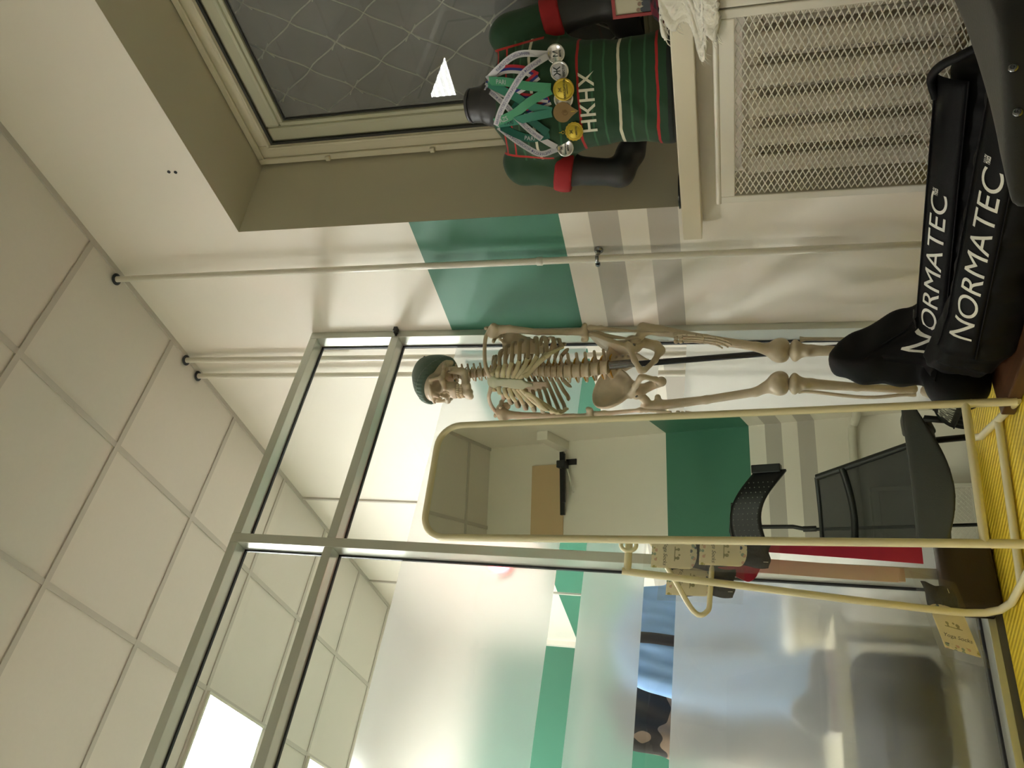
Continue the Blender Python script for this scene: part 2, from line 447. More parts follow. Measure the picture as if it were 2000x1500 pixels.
pipe(-.045, .178, .0125, 'white heating pipe rising between the window reveal and the glass partition', 1.165, 1.37)
pipe(-.03, .722, .0125, 'white heating pipe just behind the partition post, nearer of the pair')
pipe(-.035, .834, .0125, 'white heating pipe behind the partition, farther of the pair')
tag(put('cable_clip', MB().box(-.022, 0, .556, .578, 2.05, 2.066).tube([(-.012, .567, 2.058), (-.03, .58, 2.058)], .005, 8), M_black), 'tiny black clip on the wall beside the partition post', 'clip')

# ------------------------------------------------------------------ radiators and their covers
def radiator(name_loc, along, out, n, pitch, z0, z1, label):
    a, o, P0 = Vector(along), Vector(out), Vector(name_loc)
    t = thing('radiator', label, 'radiator', name_loc)
    for i in range(n):
        c = P0+a*(pitch*(i+.5)); m = MB()
        for s in (-.022, .012):
            m.tube([c+o*s+Vector((0,0,z0)), c+o*s+Vector((0,0,z1))], .016, 10)
        m.tube([c+o*.03+Vector((0,0,z0-.01)), c+o*.03+Vector((0,0,z1+.01))], 1, 12, flat=(.031, .014, tuple(o)))
        for z in (z0, z1): m.lathe([(.02, -pitch*.49), (.028, -pitch*.3), (.028, pitch*.3), (.02, pitch*.49)], c+Vector((0,0,z)), 14, tuple(a))
        put('section', m, M_rad, t)
    return t
radiator((-.075, -.18, 0), (0, -1, 0), (-1, 0, 0), 15, .094, .20, .66, 'cast white column radiator behind the mesh cover under the window')
def lattice(mb, A, U, V, nu, nv, w, h, th, dep):
    """expanded-metal diamonds: crossing zigzag strips over a w x h field"""
    A, U, V = Vector(A), Vector(U), Vector(V); Nn = U.cross(V).normalized()
    du, dv = w/nu, h/nv
    def strand(p, q):
        mb.bar(p, q, th, dep, tuple(Nn))
    for i in range(-nv, nu+1):
        for s in (1, -1):
            # a straight diagonal clipped to the field
            if s == 1: x0, x1 = i*du, i*du+nv*du
            else: x0, x1 = (i+nv)*du, i*du
            t0, t1 = 0., 1.
            dx = x1-x0
            for lim, sg in ((0, 1), (w, -1)):
                f0 = (x0-lim)*sg; f1 = (x1-lim)*sg
                if f0 < 0 and f1 < 0: t0, t1 = 1, 0; break
                if f0 < 0: t0 = max(t0, f0/(f0-f1))
                if f1 < 0: t1 = min(t1, f0/(f0-f1))
            if t1-t0 < 1e-3: continue
            o = Nn*(.0006*s); strand(A+U*(x0+dx*t0)+V*(h*t0)+o, A+U*(x0+dx*t1)+V*(h*t1)+o)
def cover(P0, along, out, w, z0, z1, depth, label, nu, nv, top=.006):
    """sheet-metal box cover: rounded face frame, side panels, expanded-mesh screen"""
    a, o, P0 = Vector(along), Vector(out), Vector(P0)
    t = thing('radiator_cover', label, 'radiator cover', (P0.x, P0.y, 0))
    def bx(m, u0, u1, d0, d1, za, zb):
        c = [P0+a*u+o*d+Vector((0,0,z)) for z in (za, zb) for d in (d0, d1) for u in (u0, u1)]
        m.add(c, [(0,2,3,1), (4,5,7,6), (0,1,5,4), (2,6,7,3), (0,4,6,2), (1,3,7,5)])
    m = MB(); st = .024
    bx(m, 0, st, depth-.008, depth, z0, z1); bx(m, w-st, w, depth-.008, depth, z0, z1)
    bx(m, st, w-st, depth-.008, depth, z1-.046, z1); bx(m, st, w-st, depth-.008, depth, z0, z0+.04)
    put('face_frame', m, M_cover, t, bevel=.003)
    m = MB(); bx(m, 0, .003, .003, depth-.008, z0, z1); put('side_panel', m, M_cover, t)
    m = MB(); bx(m, w-.003, w, .003, depth-.008, z0, z1); put('side_panel', m, M_cover, t)
    m = MB(); m.tube([P0+o*(depth-.004)+Vector((0,0,z1)), P0+a*w+o*(depth-.004)+Vector((0,0,z1))], .008, 12); put('rounded_edge', m, M_cover, t)
    m = MB(); lattice(m, P0+a*st+o*(depth-.011)+Vector((0,0,z0+.04)), a, (0,0,1), nu, nv, w-2*st, z1-z0-.086, .0026, .0026)
    put('mesh_screen', m, M_cover, t)
    return t
cover((-.004, -.125, 0), (0, -1, 0), (-1, 0, 0), .598, .13, .752, .146, 'white sheet metal radiator cover with diamond mesh under the sill, beside the black boots', 16, 32)
cover((-.004, -.727, 0), (0, -1, 0), (-1, 0, 0), .60, .13, .752, .146, 'white mesh radiator cover at the right edge, second along the window wall', 16, 32)
tag(put('radiator_pipe', MB().tube(catmull([(-.0008, -.06, .14), (-.09, -.062, .14), (-.125, -.09, .14), (-.128, -.118, .14)], 6), .011, 12), M_pipe), 'white bent pipe stub at the lower corner of the radiator cover', 'pipe')
# ------------------------------------------------------------------ yellow foam mats
def mat_material():
    m, nt, b, out = nodes('yellow_foam'); L = nt.links.new
    g = N(nt, 'ShaderNodeNewGeometry'); s = N(nt, 'ShaderNodeSeparateXYZ'); L(g.outputs['Position'], s.inputs[0])
    u = math_node(nt, 'ADD', math_node(nt, 'MULTIPLY', s.outputs[0], .94), math_node(nt, 'MULTIPLY', s.outputs[1], .34))
    wv = math_node(nt, 'SINE', math_node(nt, 'MULTIPLY', u, 2*PI/.019))
    t = N(nt, 'ShaderNodeTexNoise'); t.inputs['Scale'].default_value = 14; L(g.outputs['Position'], t.inputs['Vector'])
    b.inputs['Roughness'].default_value = .55
    L(mixc(nt, t.outputs['Fac'], rgb(214, 186, 34), rgb(236, 208, 58)), b.inputs['Base Color'])
    bp = N(nt, 'ShaderNodeBump'); bp.inputs['Strength'].default_value = .5; bp.inputs['Distance'].default_value = .003
    L(wv, bp.inputs['Height']); L(bp.outputs[0], b.inputs['Normal']); return m
M_mat = mat_material()
def puzzle(x0, x1, y0, y1, sides):
    """mat outline; sides: toothed edges (bottom, right, top, left): 1 teeth out, -1 sockets, 0 straight"""
    P = []; cs = [(x0, y0), (x1, y0), (x1, y1), (x0, y1)]
    for k in range(4):
        a, b = Vector(cs[k]), Vector(cs[(k+1) % 4]); L = (b-a).length; t = (b-a)/L; n = Vector((t.y, -t.x)); P.append(a)
        if not sides[k]: continue
        nn = 8
        for i in range(nn):
            c = L*(i+.5)/nn; w = L/nn*.22; h = .022*sides[k]; q = .002*sides[k]
            for du, dv in ((-w, 0), (-w*1.3, h*.8), (-w*1.1, h), (w*1.1, h), (w*1.3, h*.8), (w, 0)): P.append(a+t*(c+du)+n*(dv-(0 if sides[k] > 0 else -0)))
    return [(p.x, p.y) for p in P]
for x0, x1, sd, lb in ((-1.62, -.642, (0, -1, 0, 0), 'yellow ridged foam floor mat under the standing mirror and the bolster'),
                       (-.64, -.002, (0, 0, 0, 1), 'yellow ridged foam floor mat under the skeleton and the black boots')):
    tag(put('foam_mat', MB().prism(puzzle(x0, x1, -.42, .565, sd), .0, .010), M_mat), lb, 'floor mat', 'yellow foam mats')
tag(put('foam_mat', MB().prism(puzzle(-1.62, -.642, -1.40, -.422, (0, -1, 0, 0)), .0, .010), M_mat), 'yellow ridged foam floor mat below the grey lounge chair', 'floor mat', 'yellow foam mats')

# ------------------------------------------------------------------ standing mirror with its clothes rack
M_tube = pm('cream_tube', rgb(226, 218, 178), .35, coat=.3)
def mirror_silver():
    m, nt, b, out = nodes('mirror_silver'); nt.nodes.remove(b)
    g = N(nt, 'ShaderNodeBsdfGlossy'); g.inputs[0].default_value = (.82, .87, .77, 1); g.inputs['Roughness'].default_value = 0
    nt.links.new(g.outputs[0], out.inputs['Surface']); return m
MO = Vector((-.902, .128, .137)); MH = Vector((.984, -.178, 0)).normalized(); MV = Vector((.021, .118, .993)).normalized(); MN = MV.cross(MH)   # MN points back
def mp(u, v, d=0): return MO+MH*u+MV*v+MN*d
mi = thing('standing_mirror', 'tall standing mirror in a cream tube frame with a folding rack behind', 'mirror', (-.88, .25, .0115), math.radians(-10.3))
MW, MHH, R = .18425, 1.4994, .0108
top = []
cr = .072
for k in range(9):
    a = PI/2*k/8; top.append((MW-cr+cr*math.cos(a), MHH-cr+cr*math.sin(a)))
outline = [(MW, -.115), (MW, .4), (MW, 1.0)]+top+[(-u, v) for u, v in reversed(top)]+[(-MW, 1.0), (-MW, .4), (-MW, -.115)]
put('frame', MB().tube([mp(u, v) for u, v in outline], R, 14).tube([mp(-MW, 0), mp(MW, 0)], R, 14), M_tube, mi)
g = [(-MW+.004, .004), (MW-.004, .004)]+[(u-.004, v-.004) for u, v in top]+[(-u+.004, v-.004) for u, v in reversed(top)]
gm = MB(); n = len(g)
gm.add([mp(u, v, -.001) for u, v in g]+[mp(u, v, .004) for u, v in g], [tuple(range(n)), tuple(range(n, 2*n))[::-1]]+[(i, n+i, n+(i+1) % n, (i+1) % n) for i in range(n)])
put('mirror_glass', gm, mirror_silver(), mi)
for s in (-1, 1): put('foot_joint', MB().tube([mp(s*MW, -.012), mp(s*MW, -.016)], R+.0006, 14), M_tube, mi)
# rear stand: hinged at 1 m, legs curving forward along the floor to meet the frame
F1, F2 = mp(-MW, -.115), mp(MW, -.115)
put('stand_leg', MB().tube([(-1.118, .352, 1.015), (-1.12, .39, .75), (-1.122, .44, .42), (-1.12, .482, .17), (-1.1195, .486, .12), (-1.118, .482, .075), (-1.114, .466, .042), (-1.108, .43, .0235), (-1.104, .38, .0225), (-1.098, .28, .0225), (F1.x-.006, F1.y+.02, .0225), (F1.x, F1.y-.004, .0235)], R*.95, 14), M_tube, mi)
put('stand_leg', MB().tube([(-.66, .290, 1.015), (-.645, .32, .75), (-.625, .37, .42), (-.606, .425, .17), (-.604, .430, .12), (-.606, .428, .075), (-.611, .415, .042), (-.622, .39, .0235), (-.635, .345, .0225), (-.668, .25, .0225), (F2.x+.008, F2.y+.02, .0225), (F2.x, F2.y-.004, .0235)], R*.95, 14), M_tube, mi)
put('floor_bar', MB().tube([(-1.103, .335, .0225), (-.675, .235, .0225)], R*.95, 14), M_tube, mi)
put('hinge_bar', MB().tube([(-1.116, .353, 1.0), (-.662, .291, 1.0)], R, 14), M_tube, mi)
ring_c = Vector((-1.045, .335, 1.0))
rg = [ring_c+MH*(math.cos(a)*.018)+Vector((0,0,1))*(math.sin(a)*.022) for a in [2*PI*k/20 for k in range(20)]]
put('hinge_ring', MB().tube(rg, .006, 10, closed=True), M_tube, mi)
# U-shaped hanging loops leaning out to the left
U1 = [(-.985, .40, .955), (-1.09, .41, .885), (-1.195, .42, .818), (-1.190, .42, .782), (-1.145, .415, .776), (-1.05, .41, .772), (-.93, .40, .775)]
put('hanging_loop', MB().tube(catmull(U1, 8), .0075, 12), M_tube, mi)
put('peg', MB().tube([(-.90, .38, .84), (-1.01, .385, .84)], .009, 12), M_tube, mi)

# ------------------------------------------------------------------ sock packets on the rack
def card_material(name, seed):
    m, nt, b, out = nodes(name); L = nt.links.new
    tc = N(nt, 'ShaderNodeTexCoord'); s = N(nt, 'ShaderNodeSeparateXYZ'); L(tc.outputs['Object'], s.inputs[0])
    v = N(nt, 'ShaderNodeTexVoronoi'); v.inputs['Scale'].default_value = 85; v.inputs['Randomness'].default_value = .9; L(tc.outputs['Object'], v.inputs['Vector'])
    dot = math_node(nt, 'LESS_THAN', v.outputs['Distance'], .42)
    edge = math_node(nt, 'GREATER_THAN', math_node(nt, 'ABSOLUTE', s.outputs[1]), .046)
    h = N(nt, 'ShaderNodeHueSaturation'); h.inputs['Saturation'].default_value = .5; h.inputs['Value'].default_value = .55; L(v.outputs['Color'], h.inputs['Color'])
    cr = N(nt, 'ShaderNodeValToRGB'); L(v.outputs['Color'], cr.inputs[0]); e = cr.color_ramp; e.interpolation = 'CONSTANT'
    for k, (p, c) in enumerate(((0, rgb(92, 104, 120)), (.3, rgb(178, 168, 104)), (.5, rgb(150, 168, 150)), (.7, rgb(212, 172, 150)))):
        el = e.elements[k] if k < 2 else e.elements.new(p); el.position = p; el.color = (*c, 1)
    L(mixc(nt, math_node(nt, 'MULTIPLY', dot, edge), rgb(232, 222, 190), cr.outputs[0]), b.inputs['Base Color']); b.inputs['Roughness'].default_value = .4; return m
M_card = card_material('floral_card', 0)
M_sock = pm('black_knit', rgb(36, 36, 38), .85, noise=(120, .2), bump=(300, .5), sheen=.3)
M_print = pm('card_print', rgb(70, 74, 70), .6)
M_bag = clear_glass('bag_film', (.96, .96, .95), haze=.06, haze_col=(.8, .8, .78), ior=1.3)
def packet(org, ex, ey, label, group='sock packets', scale=1.0, script=True):
    """org = centre of the card, ex = width direction, ey = from card bottom to the sock end; built local then placed"""
    ex, ey = Vector(ex).normalized(), Vector(ey).normalized(); ez = ex.cross(ey)
    M = Matrix.Translation(Vector(org)) @ Matrix((ex, ey, ez)).transposed().to_4x4() @ Matrix.Scale(scale, 4)
    t = thing('sock_packet', label, 'packaged socks', Vector(org)+Vector((0, 0, -.02)), 0, group)
    def w(me): me.transform(M); return me
    # card 0.085 x 0.125 with an arched top edge
    poly = [(-.0425, -.062), (.0425, -.062), (.0425, .045)]+[(.0425*math.cos(a), .045+.02*math.sin(a)) for a in [PI*k/12 for k in range(1, 12)]]+[(-.0425, .045)]
    c = put('card', MB().prism(poly, .006, .0072).mesh('card'), M_card, t)
    c.matrix_parent_inverse = base_matrix(t).inverted() @ M
    pr = text_mesh('Yoga Socks', .015, shear=.35); pr.transform(Matrix.Translation((0, -.028, .0076)))
    for v in []: pass
    o = put('lettering', pr, M_print, c)
    fig = MB()
    fig.prism([(-.02, .002), (.022, .002), (.022, .0045), (-.02, .0045)], .0073, .0077)
    for x, y, r in ((-.012, .013, .0042), (.004, .016, .003), (.013, .012, .005)):
        fig.lathe([(r, 0), (r, .0003)], (x, y, .0074), 10)
    fig.prism([(-.014, .0045), (-.009, .0045), (-.010, .012), (-.013, .012)], .0073, .0077).prism([(.008, .0045), (.018, .0045), (.013, .010)], .0073, .0077)
    put('picture', fig, pm('card_figure', rgb(156, 150, 112), .6), c)
    # folded socks: rounded slab with a step where the toes are
    s = MB()
    def sl(u, v):
        x = -.040+.080*u; y = -.03+.155*v
        z = .0055*(1-abs(2*u-1)**4)*(1-abs(2*v-1)**8)+.0014*math.sin(x*420)*math.sin(y*60)*.4
        return (x+(.004*math.sin(v*9)), y+.003*math.sin(u*11), z)
    s.grid(sl, 20, 26); s.grid(lambda u, v: (sl(1-u, v)[0], sl(1-u, v)[1], -.001-sl(1-u, v)[2]*.7), 20, 26)
    me = s.mesh('socks'); w(me); put('socks', me, M_sock, t)
    pn = MB().box(.026, .0275, .108, .121, .0066, .0072); me = pn.mesh('tag_pin'); w(me); put('tag_pin', me, M_cover, t)
    b = MB()
    def bag(sg):
        return lambda u, v: (-.058+.116*u, -.085+.235*v, sg*(.011*(1-abs(2*u-1)**3)*(1-abs(2*v-1)**6)+.0012*math.sin(u*31+v*17)))
    b.grid(bag(1), 16, 26)
    me = b.mesh('plastic_bag'); w(me); put('plastic_bag', me, M_bag, t)
    return t
vh = Vector((.80, -.60, 0))                     # packets face the camera side
vx = Vector((.98, -.18, 0)).normalized()
packet((-1.098, .437, .835), (-.97, .22, .05), (.03, .02, -1), 'sock packet with a floral card on the left hanging loop, crossed by the stand leg')
packet((-1.045, .345, .742), (-.97, .22, .03), (.02, .03, -1), 'sock packet close behind the mirror edge, beside the crimson band', scale=1.0)
packet((-1.035, .40, .878), (-.97, .22, .03), (.02, .02, -1), 'sock packet mostly hidden behind the mirror edge, highest on the rack')
packet((-1.160, .508, .152), (-.25, 0, -.95), (.97, -.05, .22), 'sock packet lying sideways by the bolster, its card toward the left')

# stretch bands hanging from the rack
M_red = pm('crimson_latex', rgb(180, 32, 74), .5, noise=(12, .08), sub=.0)
M_beige = pm('tan_latex', rgb(206, 186, 166), .5, noise=(10, .05))
def strip(pts, w, th=.0012, wdir=(1, -.18, 0), n=6):
    P = [Vector(p) for p in catmull(pts, n)]; d = Vector(wdir).normalized(); m = MB(); vs = []
    for i, p in enumerate(P):
        ww = w[i*len(w)//len(P)] if hasattr(w, '__len__') else w
        t = (P[min(i+1, len(P)-1)]-P[max(i-1, 0)]).normalized(); nn = t.cross(d).normalized()
        vs += [p-d*ww/2-nn*th, p+d*ww/2-nn*th, p+d*ww/2+nn*th, p-d*ww/2+nn*th]
    k = len(P)
    fs = [(4*i+a, 4*i+(a+1) % 4, 4*i+4+(a+1) % 4, 4*i+4+a) for i in range(k-1) for a in range(4)]+[(3, 2, 1, 0), (4*k-4, 4*k-3, 4*k-2, 4*k-1)]
    return m.add(vs, fs, 0, False)
t = thing('stretch_band', 'crimson stretch band hanging behind the left edge of the mirror', 'exercise band', (-.98, .40, .2), 0)
put('long_tail', strip([(-.955, .43, .78), (-.955, .44, .6), (-.953, .455, .4), (-.957, .46, .21)], .075), M_red, t)
put('loop', strip([(-1.0, .445, .79), (-1.03, .45, .70), (-1.045, .452, .655), (-1.01, .46, .635), (-.97, .455, .69), (-.955, .44, .78)], .085, wdir=(.9, .1, -.35)), M_red, t)
tag(put('stretch_band', strip([(-1.0, .43, .783), (-1.002, .47, .792), (-1.005, .503, .76), (-1.004, .512, .6), (-1.006, .518, .4), (-1.005, .522, .262)], .042).box(-1.025, -.985, .5195, .5245, .25, .268), M_beige), 'tan stretch band hanging between the crimson band and the partition post', 'exercise band')

# black cloth bag on the rack, seen past the right edge of the mirror
t = thing('cloth_bag', 'small black cloth bag with a white hem, between mirror edge and skeleton knee', 'bag', (-.60, .44, .55), 0)
bg_ = MB(); bg_.grid(lambda u, v: (-.56-.14*u*(1-.25*v)-.02*v*(1-u), .42+.02*math.sin(PI*u)*math.sin(PI*v)*1.2, .73-.20*v-.02*math.cos(u*3)+.05*u), 10, 12)
put('pouch', bg_, pm('black_cloth', rgb(24, 26, 30), .8, bump=(80, .3)), t, solid=.02)
bh = MB(); bh.grid(lambda u, v: (-.545-.13*u, .421+.012*math.sin(PI*u), .542-.03*v-.012*u), 8, 4)
put('hem', bh, M_cover, t, solid=.024)

# low brown bolster at the foot of the partition
def rbox_mesh(name, x0, x1, y0, y1, z0, z1, r, h=.008, extra=None):
    c = ((x0+x1)/2, (y0+y1)/2, (z0+z1)/2); hh = ((x1-x0)/2, (y1-y0)/2, (z1-z0)/2)
    f = lambda P: d_box(P, c, hh, r) if extra is None else extra(P, d_box(P, c, hh, r))
    return sdf_mesh(name, f, (x0-.02, y0-.02, z0-.02), (x1+.02, y1+.02, z1+.02), h)
M_leather = pm('brown_leather', rgb(62, 52, 42), .42, noise=(8, .15), bump=(160, .35), spec=.4)
t = thing('bolster', 'low dark brown leatherette bolster on the mat against the glass partition', 'bolster', (-.83, .55, .0115))
put('cushion', rbox_mesh('cushion', -1.092, -.58, .524, .579, .012, .157, .016), M_leather, t)
m = MB(); m.tube([(-1.0925, .53, .03), (-1.0925, .53, .145), (-1.0925, .573, .145), (-1.0925, .573, .03)], .0028, 8, closed=True)
put('piping', m, M_leather, t)
# ------------------------------------------------------------------ dark bust in a green jersey on the sill
BF = Vector((-.867, -.498, 0)).normalized()
bu = thing('mannequin', 'dark grey torso mannequin in a green striped jersey standing on the window sill', 'mannequin', (.09, -.375, .8695), math.atan2(-BF.x, BF.y))
ZT = np.array([-.05, .0, .08, .17, .27, .36, .43, .48, .52, .545, .57])
HW = np.array([.158, .156, .146, .138, .150, .166, .172, .166, .132, .095, .06])
DP = np.array([.108, .106, .098, .096, .108, .118, .114, .100, .080, .068, .058])
def torso(P, grow=0):
    z = P[..., 2]; hw = np.interp(z, ZT, HW)+grow; dp = np.interp(z, ZT, DP)+grow
    y = P[..., 1]-.012*np.sin((z-.05)*7)
    q = (np.abs(P[..., 0]/hw)**2.4+np.abs(y/dp)**2.4)**(1/2.4)
    d = (q-1)*np.minimum(hw, dp)
    # chest and belly relief
    d = smin(d, d_ell(P, (.07, .06, .40), (.085+grow, .072+grow, .075+grow)), .03)
    d = smin(d, d_ell(P, (-.07, .06, .40), (.085+grow, .072+grow, .075+grow)), .03)
    return np.maximum(d, z-.575)
SH, EL, WR = (.185, -.005, .482), (.242, -.03, .185), (.125, -.128, .125)
def arm(P, sgn, grow=0, fore=True):
    s = lambda p: (p[0]*sgn, p[1], p[2])
    d = d_chain(P, [s(SH), s((.222, -.015, .35)), s(EL)], [.060+grow, .046+grow, .041+grow], .02)
    if fore:
        d = smin(d, d_chain(P, [s(EL), s((.19, -.085, .155)), s(WR)], [.043, .043, .030], .015), .02)
        d = smin(d, d_ell(P, s((.085, -.15, .11)), (.05, .022, .035)), .02)
    return d
def body(P):
    d = torso(P); d = smin(smin(d, arm(P, 1), .035), arm(P, -1), .035)
    d = smin(d, d_cone(P, (0, .0, .52), (0, .008, .63), .062, .053), .035)
    d = np.maximum(d, P[..., 2]-.628-.12*P[..., 1])
    return np.maximum(d, -P[..., 2])
M_bust = pm('graphite_bust', rgb(54, 54, 56), .42, spec=.5)
put('body', sdf_mesh('body', body, (-.33, -.21, -.01), (.33, .17, .66), .0062), M_bust, bu, local=True)
put('neck_cap', MB().lathe([(.052, 0), (.054, .004), (.052, .009), (.0, .010)], (0, .008, .6285), 32, (0, -.12, 1)), pm('neck_cap', rgb(66, 66, 70), .3), bu, local=True)
def armcut(P, sgn, t):      # distance past the plane that cuts the sleeve across
    a = np.array((SH[0]*sgn, SH[1], SH[2])); b = np.array((EL[0]*sgn, EL[1], EL[2])); ab = (b-a)/np.linalg.norm(b-a)
    return (P-a) @ ab-t
def jersey(P):
    wob = .0016*np.sin(P[..., 0]*38+P[..., 2]*23)*np.sin(P[..., 2]*31-P[..., 0]*17)+.0012*np.sin(P[..., 2]*70+np.abs(P[..., 0])*55)
    d = torso(P, .006)+wob
    for s in (1, -1):
        a = np.maximum(arm(P, s, .010, False)+wob*1.6, armcut(P, s, .155)); d = smin(d, a, .03)
    d = np.maximum(d, P[..., 2]-.562+.10*P[..., 1]); d = np.maximum(d, .064-np.hypot(P[..., 0], P[..., 1]-.006)-np.where(P[..., 2] < .54, 1, 0)*.2)
    return np.maximum(d, .006-P[..., 2])
def jersey_material():
    m, nt, b, out = nodes('green_jersey'); L = nt.links.new
    tc = N(nt, 'ShaderNodeTexCoord'); s = N(nt, 'ShaderNodeSeparateXYZ'); L(tc.outputs['Object'], s.inputs[0])
    x, y, z = s.outputs; ax = math_node(nt, 'ABSOLUTE', x)
    nz = N(nt, 'ShaderNodeTexNoise'); nz.inputs['Scale'].default_value = 14; L(tc.outputs['Object'], nz.inputs['Vector'])
    z = math_node(nt, 'ADD', z, math_node(nt, 'MULTIPLY', math_node(nt, 'SUBTRACT', nz.outputs['Fac'], .5), .012))
    base = rgb(28, 66, 40); col = base
    trunk = math_node(nt, 'LESS_THAN', ax, .172)
    for c in (.335, .235, .2, .125, .085, .46, .435): col = mixc(nt, math_node(nt, 'MULTIPLY', band(nt, z, c-.003, c+.003), trunk), col, rgb(52, 100, 66))
    col = mixc(nt, band(nt, z, -.1, .022), col, rgb(20, 30, 28))
    for c, w, k in ((.157, .0042, rgb(222, 218, 196)), (.274, .0036, rgb(178, 34, 36)), (.05, .004, rgb(178, 34, 36)), (.408, .0042, rgb(222, 218, 196))):
        col = mixc(nt, math_node(nt, 'MULTIPLY', band(nt, z, c-w, c+w), trunk), col, k)
    red = rgb(188, 38, 36)
    ah = math_node(nt, 'ADD', .150, math_node(nt, 'MULTIPLY', math_node(nt, 'SUBTRACT', .53, z), .14))
    d = math_node(nt, 'ABSOLUTE', math_node(nt, 'SUBTRACT', ax, ah))
    col = mixc(nt, math_node(nt, 'MULTIPLY', math_node(nt, 'LESS_THAN', d, .0032), band(nt, z, .375, .56)), col, red)
    for c in (.488, .520):
        col = mixc(nt, math_node(nt, 'MULTIPLY', band(nt, z, c-.0028, c+.0028), band(nt, ax, .03, .155)), col, red)
    L(col, b.inputs['Base Color']); b.inputs['Roughness'].default_value = .75; b.inputs['Sheen Weight'].default_value = .15
    t = N(nt, 'ShaderNodeTexNoise'); t.inputs['Scale'].default_value = 11; t.inputs['Detail'].default_value = 2; L(tc.outputs['Object'], t.inputs['Vector'])
    bp = N(nt, 'ShaderNodeBump'); bp.inputs['Strength'].default_value = .5; bp.inputs['Distance'].default_value = .012
    L(t.outputs['Fac'], bp.inputs['Height']); L(bp.outputs[0], b.inputs['Normal']); return m
jm = sdf_mesh('jersey', jersey, (-.30, -.16, 0), (.30, .17, .60), .0052)
jo = put('jersey', jm, jersey_material(), bu, local=True)
M_cuff = pm('red_cuff', rgb(162, 26, 34), .7, bump=(20, .3))
for s in (1, -1):
    f = lambda P, s=s: np.maximum(np.maximum(arm(P, s, .0165, False)+.001*np.sin(P[..., 2]*80), armcut(P, s, .157)), .102-armcut(P, s, 0))
    put('cuff', sdf_mesh('cuff', f, (min(.13*s, .30*s), -.09, .28), (max(.13*s, .30*s), .08, .44), .005), M_cuff, jo)
JB = BVHTree.FromPolygons([v.co for v in jm.vertices], [p.vertices for p in jm.polygons])
def chest(s, z, off=.0):
    """point of the jersey front, s to the viewer's right"""
    h = JB.ray_cast(Vector((-s, .6, z)), Vector((0, -1, 0)))
    if h[0] is None: return Vector((-s, .05+off, z))
    return h[0]+Vector((0, off, 0))
M_letter = pm('white_print', rgb(226, 224, 206), .6)
put('lettering', bend_mesh(text_mesh('НКНХ', .058, space=1.08, bold=.0012), lambda p: chest(p.x-.017, p.y+.228-.14*(p.x)*.0, .0022)), M_letter, jo)

# ------------------------------------------------------------------ medals round the neck
def smooth_front(s, z):
    # running average so the ribbons bridge the small folds
    q = [chest(s+a, z+c).y for a in (-.012, 0, .012) for c in (-.012, 0, .012)]
    return max(sum(q)/9, chest(s, z).y)
M_white_rib = pm('white_ribbon', rgb(206, 206, 212), .6)
M_green_rib = pm('mint_ribbon', rgb(78, 158, 120), .5)
M_teal_rib = pm('sea_green_ribbon', rgb(60, 138, 118), .5)
M_dteal_rib = pm('dark_teal_ribbon', rgb(22, 96, 82), .5)
M_blue_ink = pm('blue_print', rgb(40, 40, 120), .6); M_dark_ink = pm('dark_print', rgb(20, 40, 38), .6)
M_silver = pm('silver_metal', rgb(216, 214, 210), .22, metal=.9); M_gold = pm('gold_metal', rgb(206, 178, 70), .3, metal=.75)
M_goldface = pm('gold_face', rgb(214, 190, 64), .4, metal=.3); M_bronze = pm('bronze_metal', rgb(150, 124, 84), .45, metal=.5)
def tricolour():
    m, nt, b, out = nodes('tricolour_ribbon'); L = nt.links.new
    tc = N(nt, 'ShaderNodeAttribute', attribute_name='across'); f = tc.outputs['Fac']
    col = mixc(nt, math_node(nt, 'GREATER_THAN', f, .36), rgb(206, 204, 206), rgb(40, 52, 130))
    col = mixc(nt, math_node(nt, 'GREATER_THAN', f, .66), col, rgb(176, 30, 46))
    L(col, b.inputs['Base Color']); b.inputs['Roughness'].default_value = .6; return m
M_tri = tricolour()
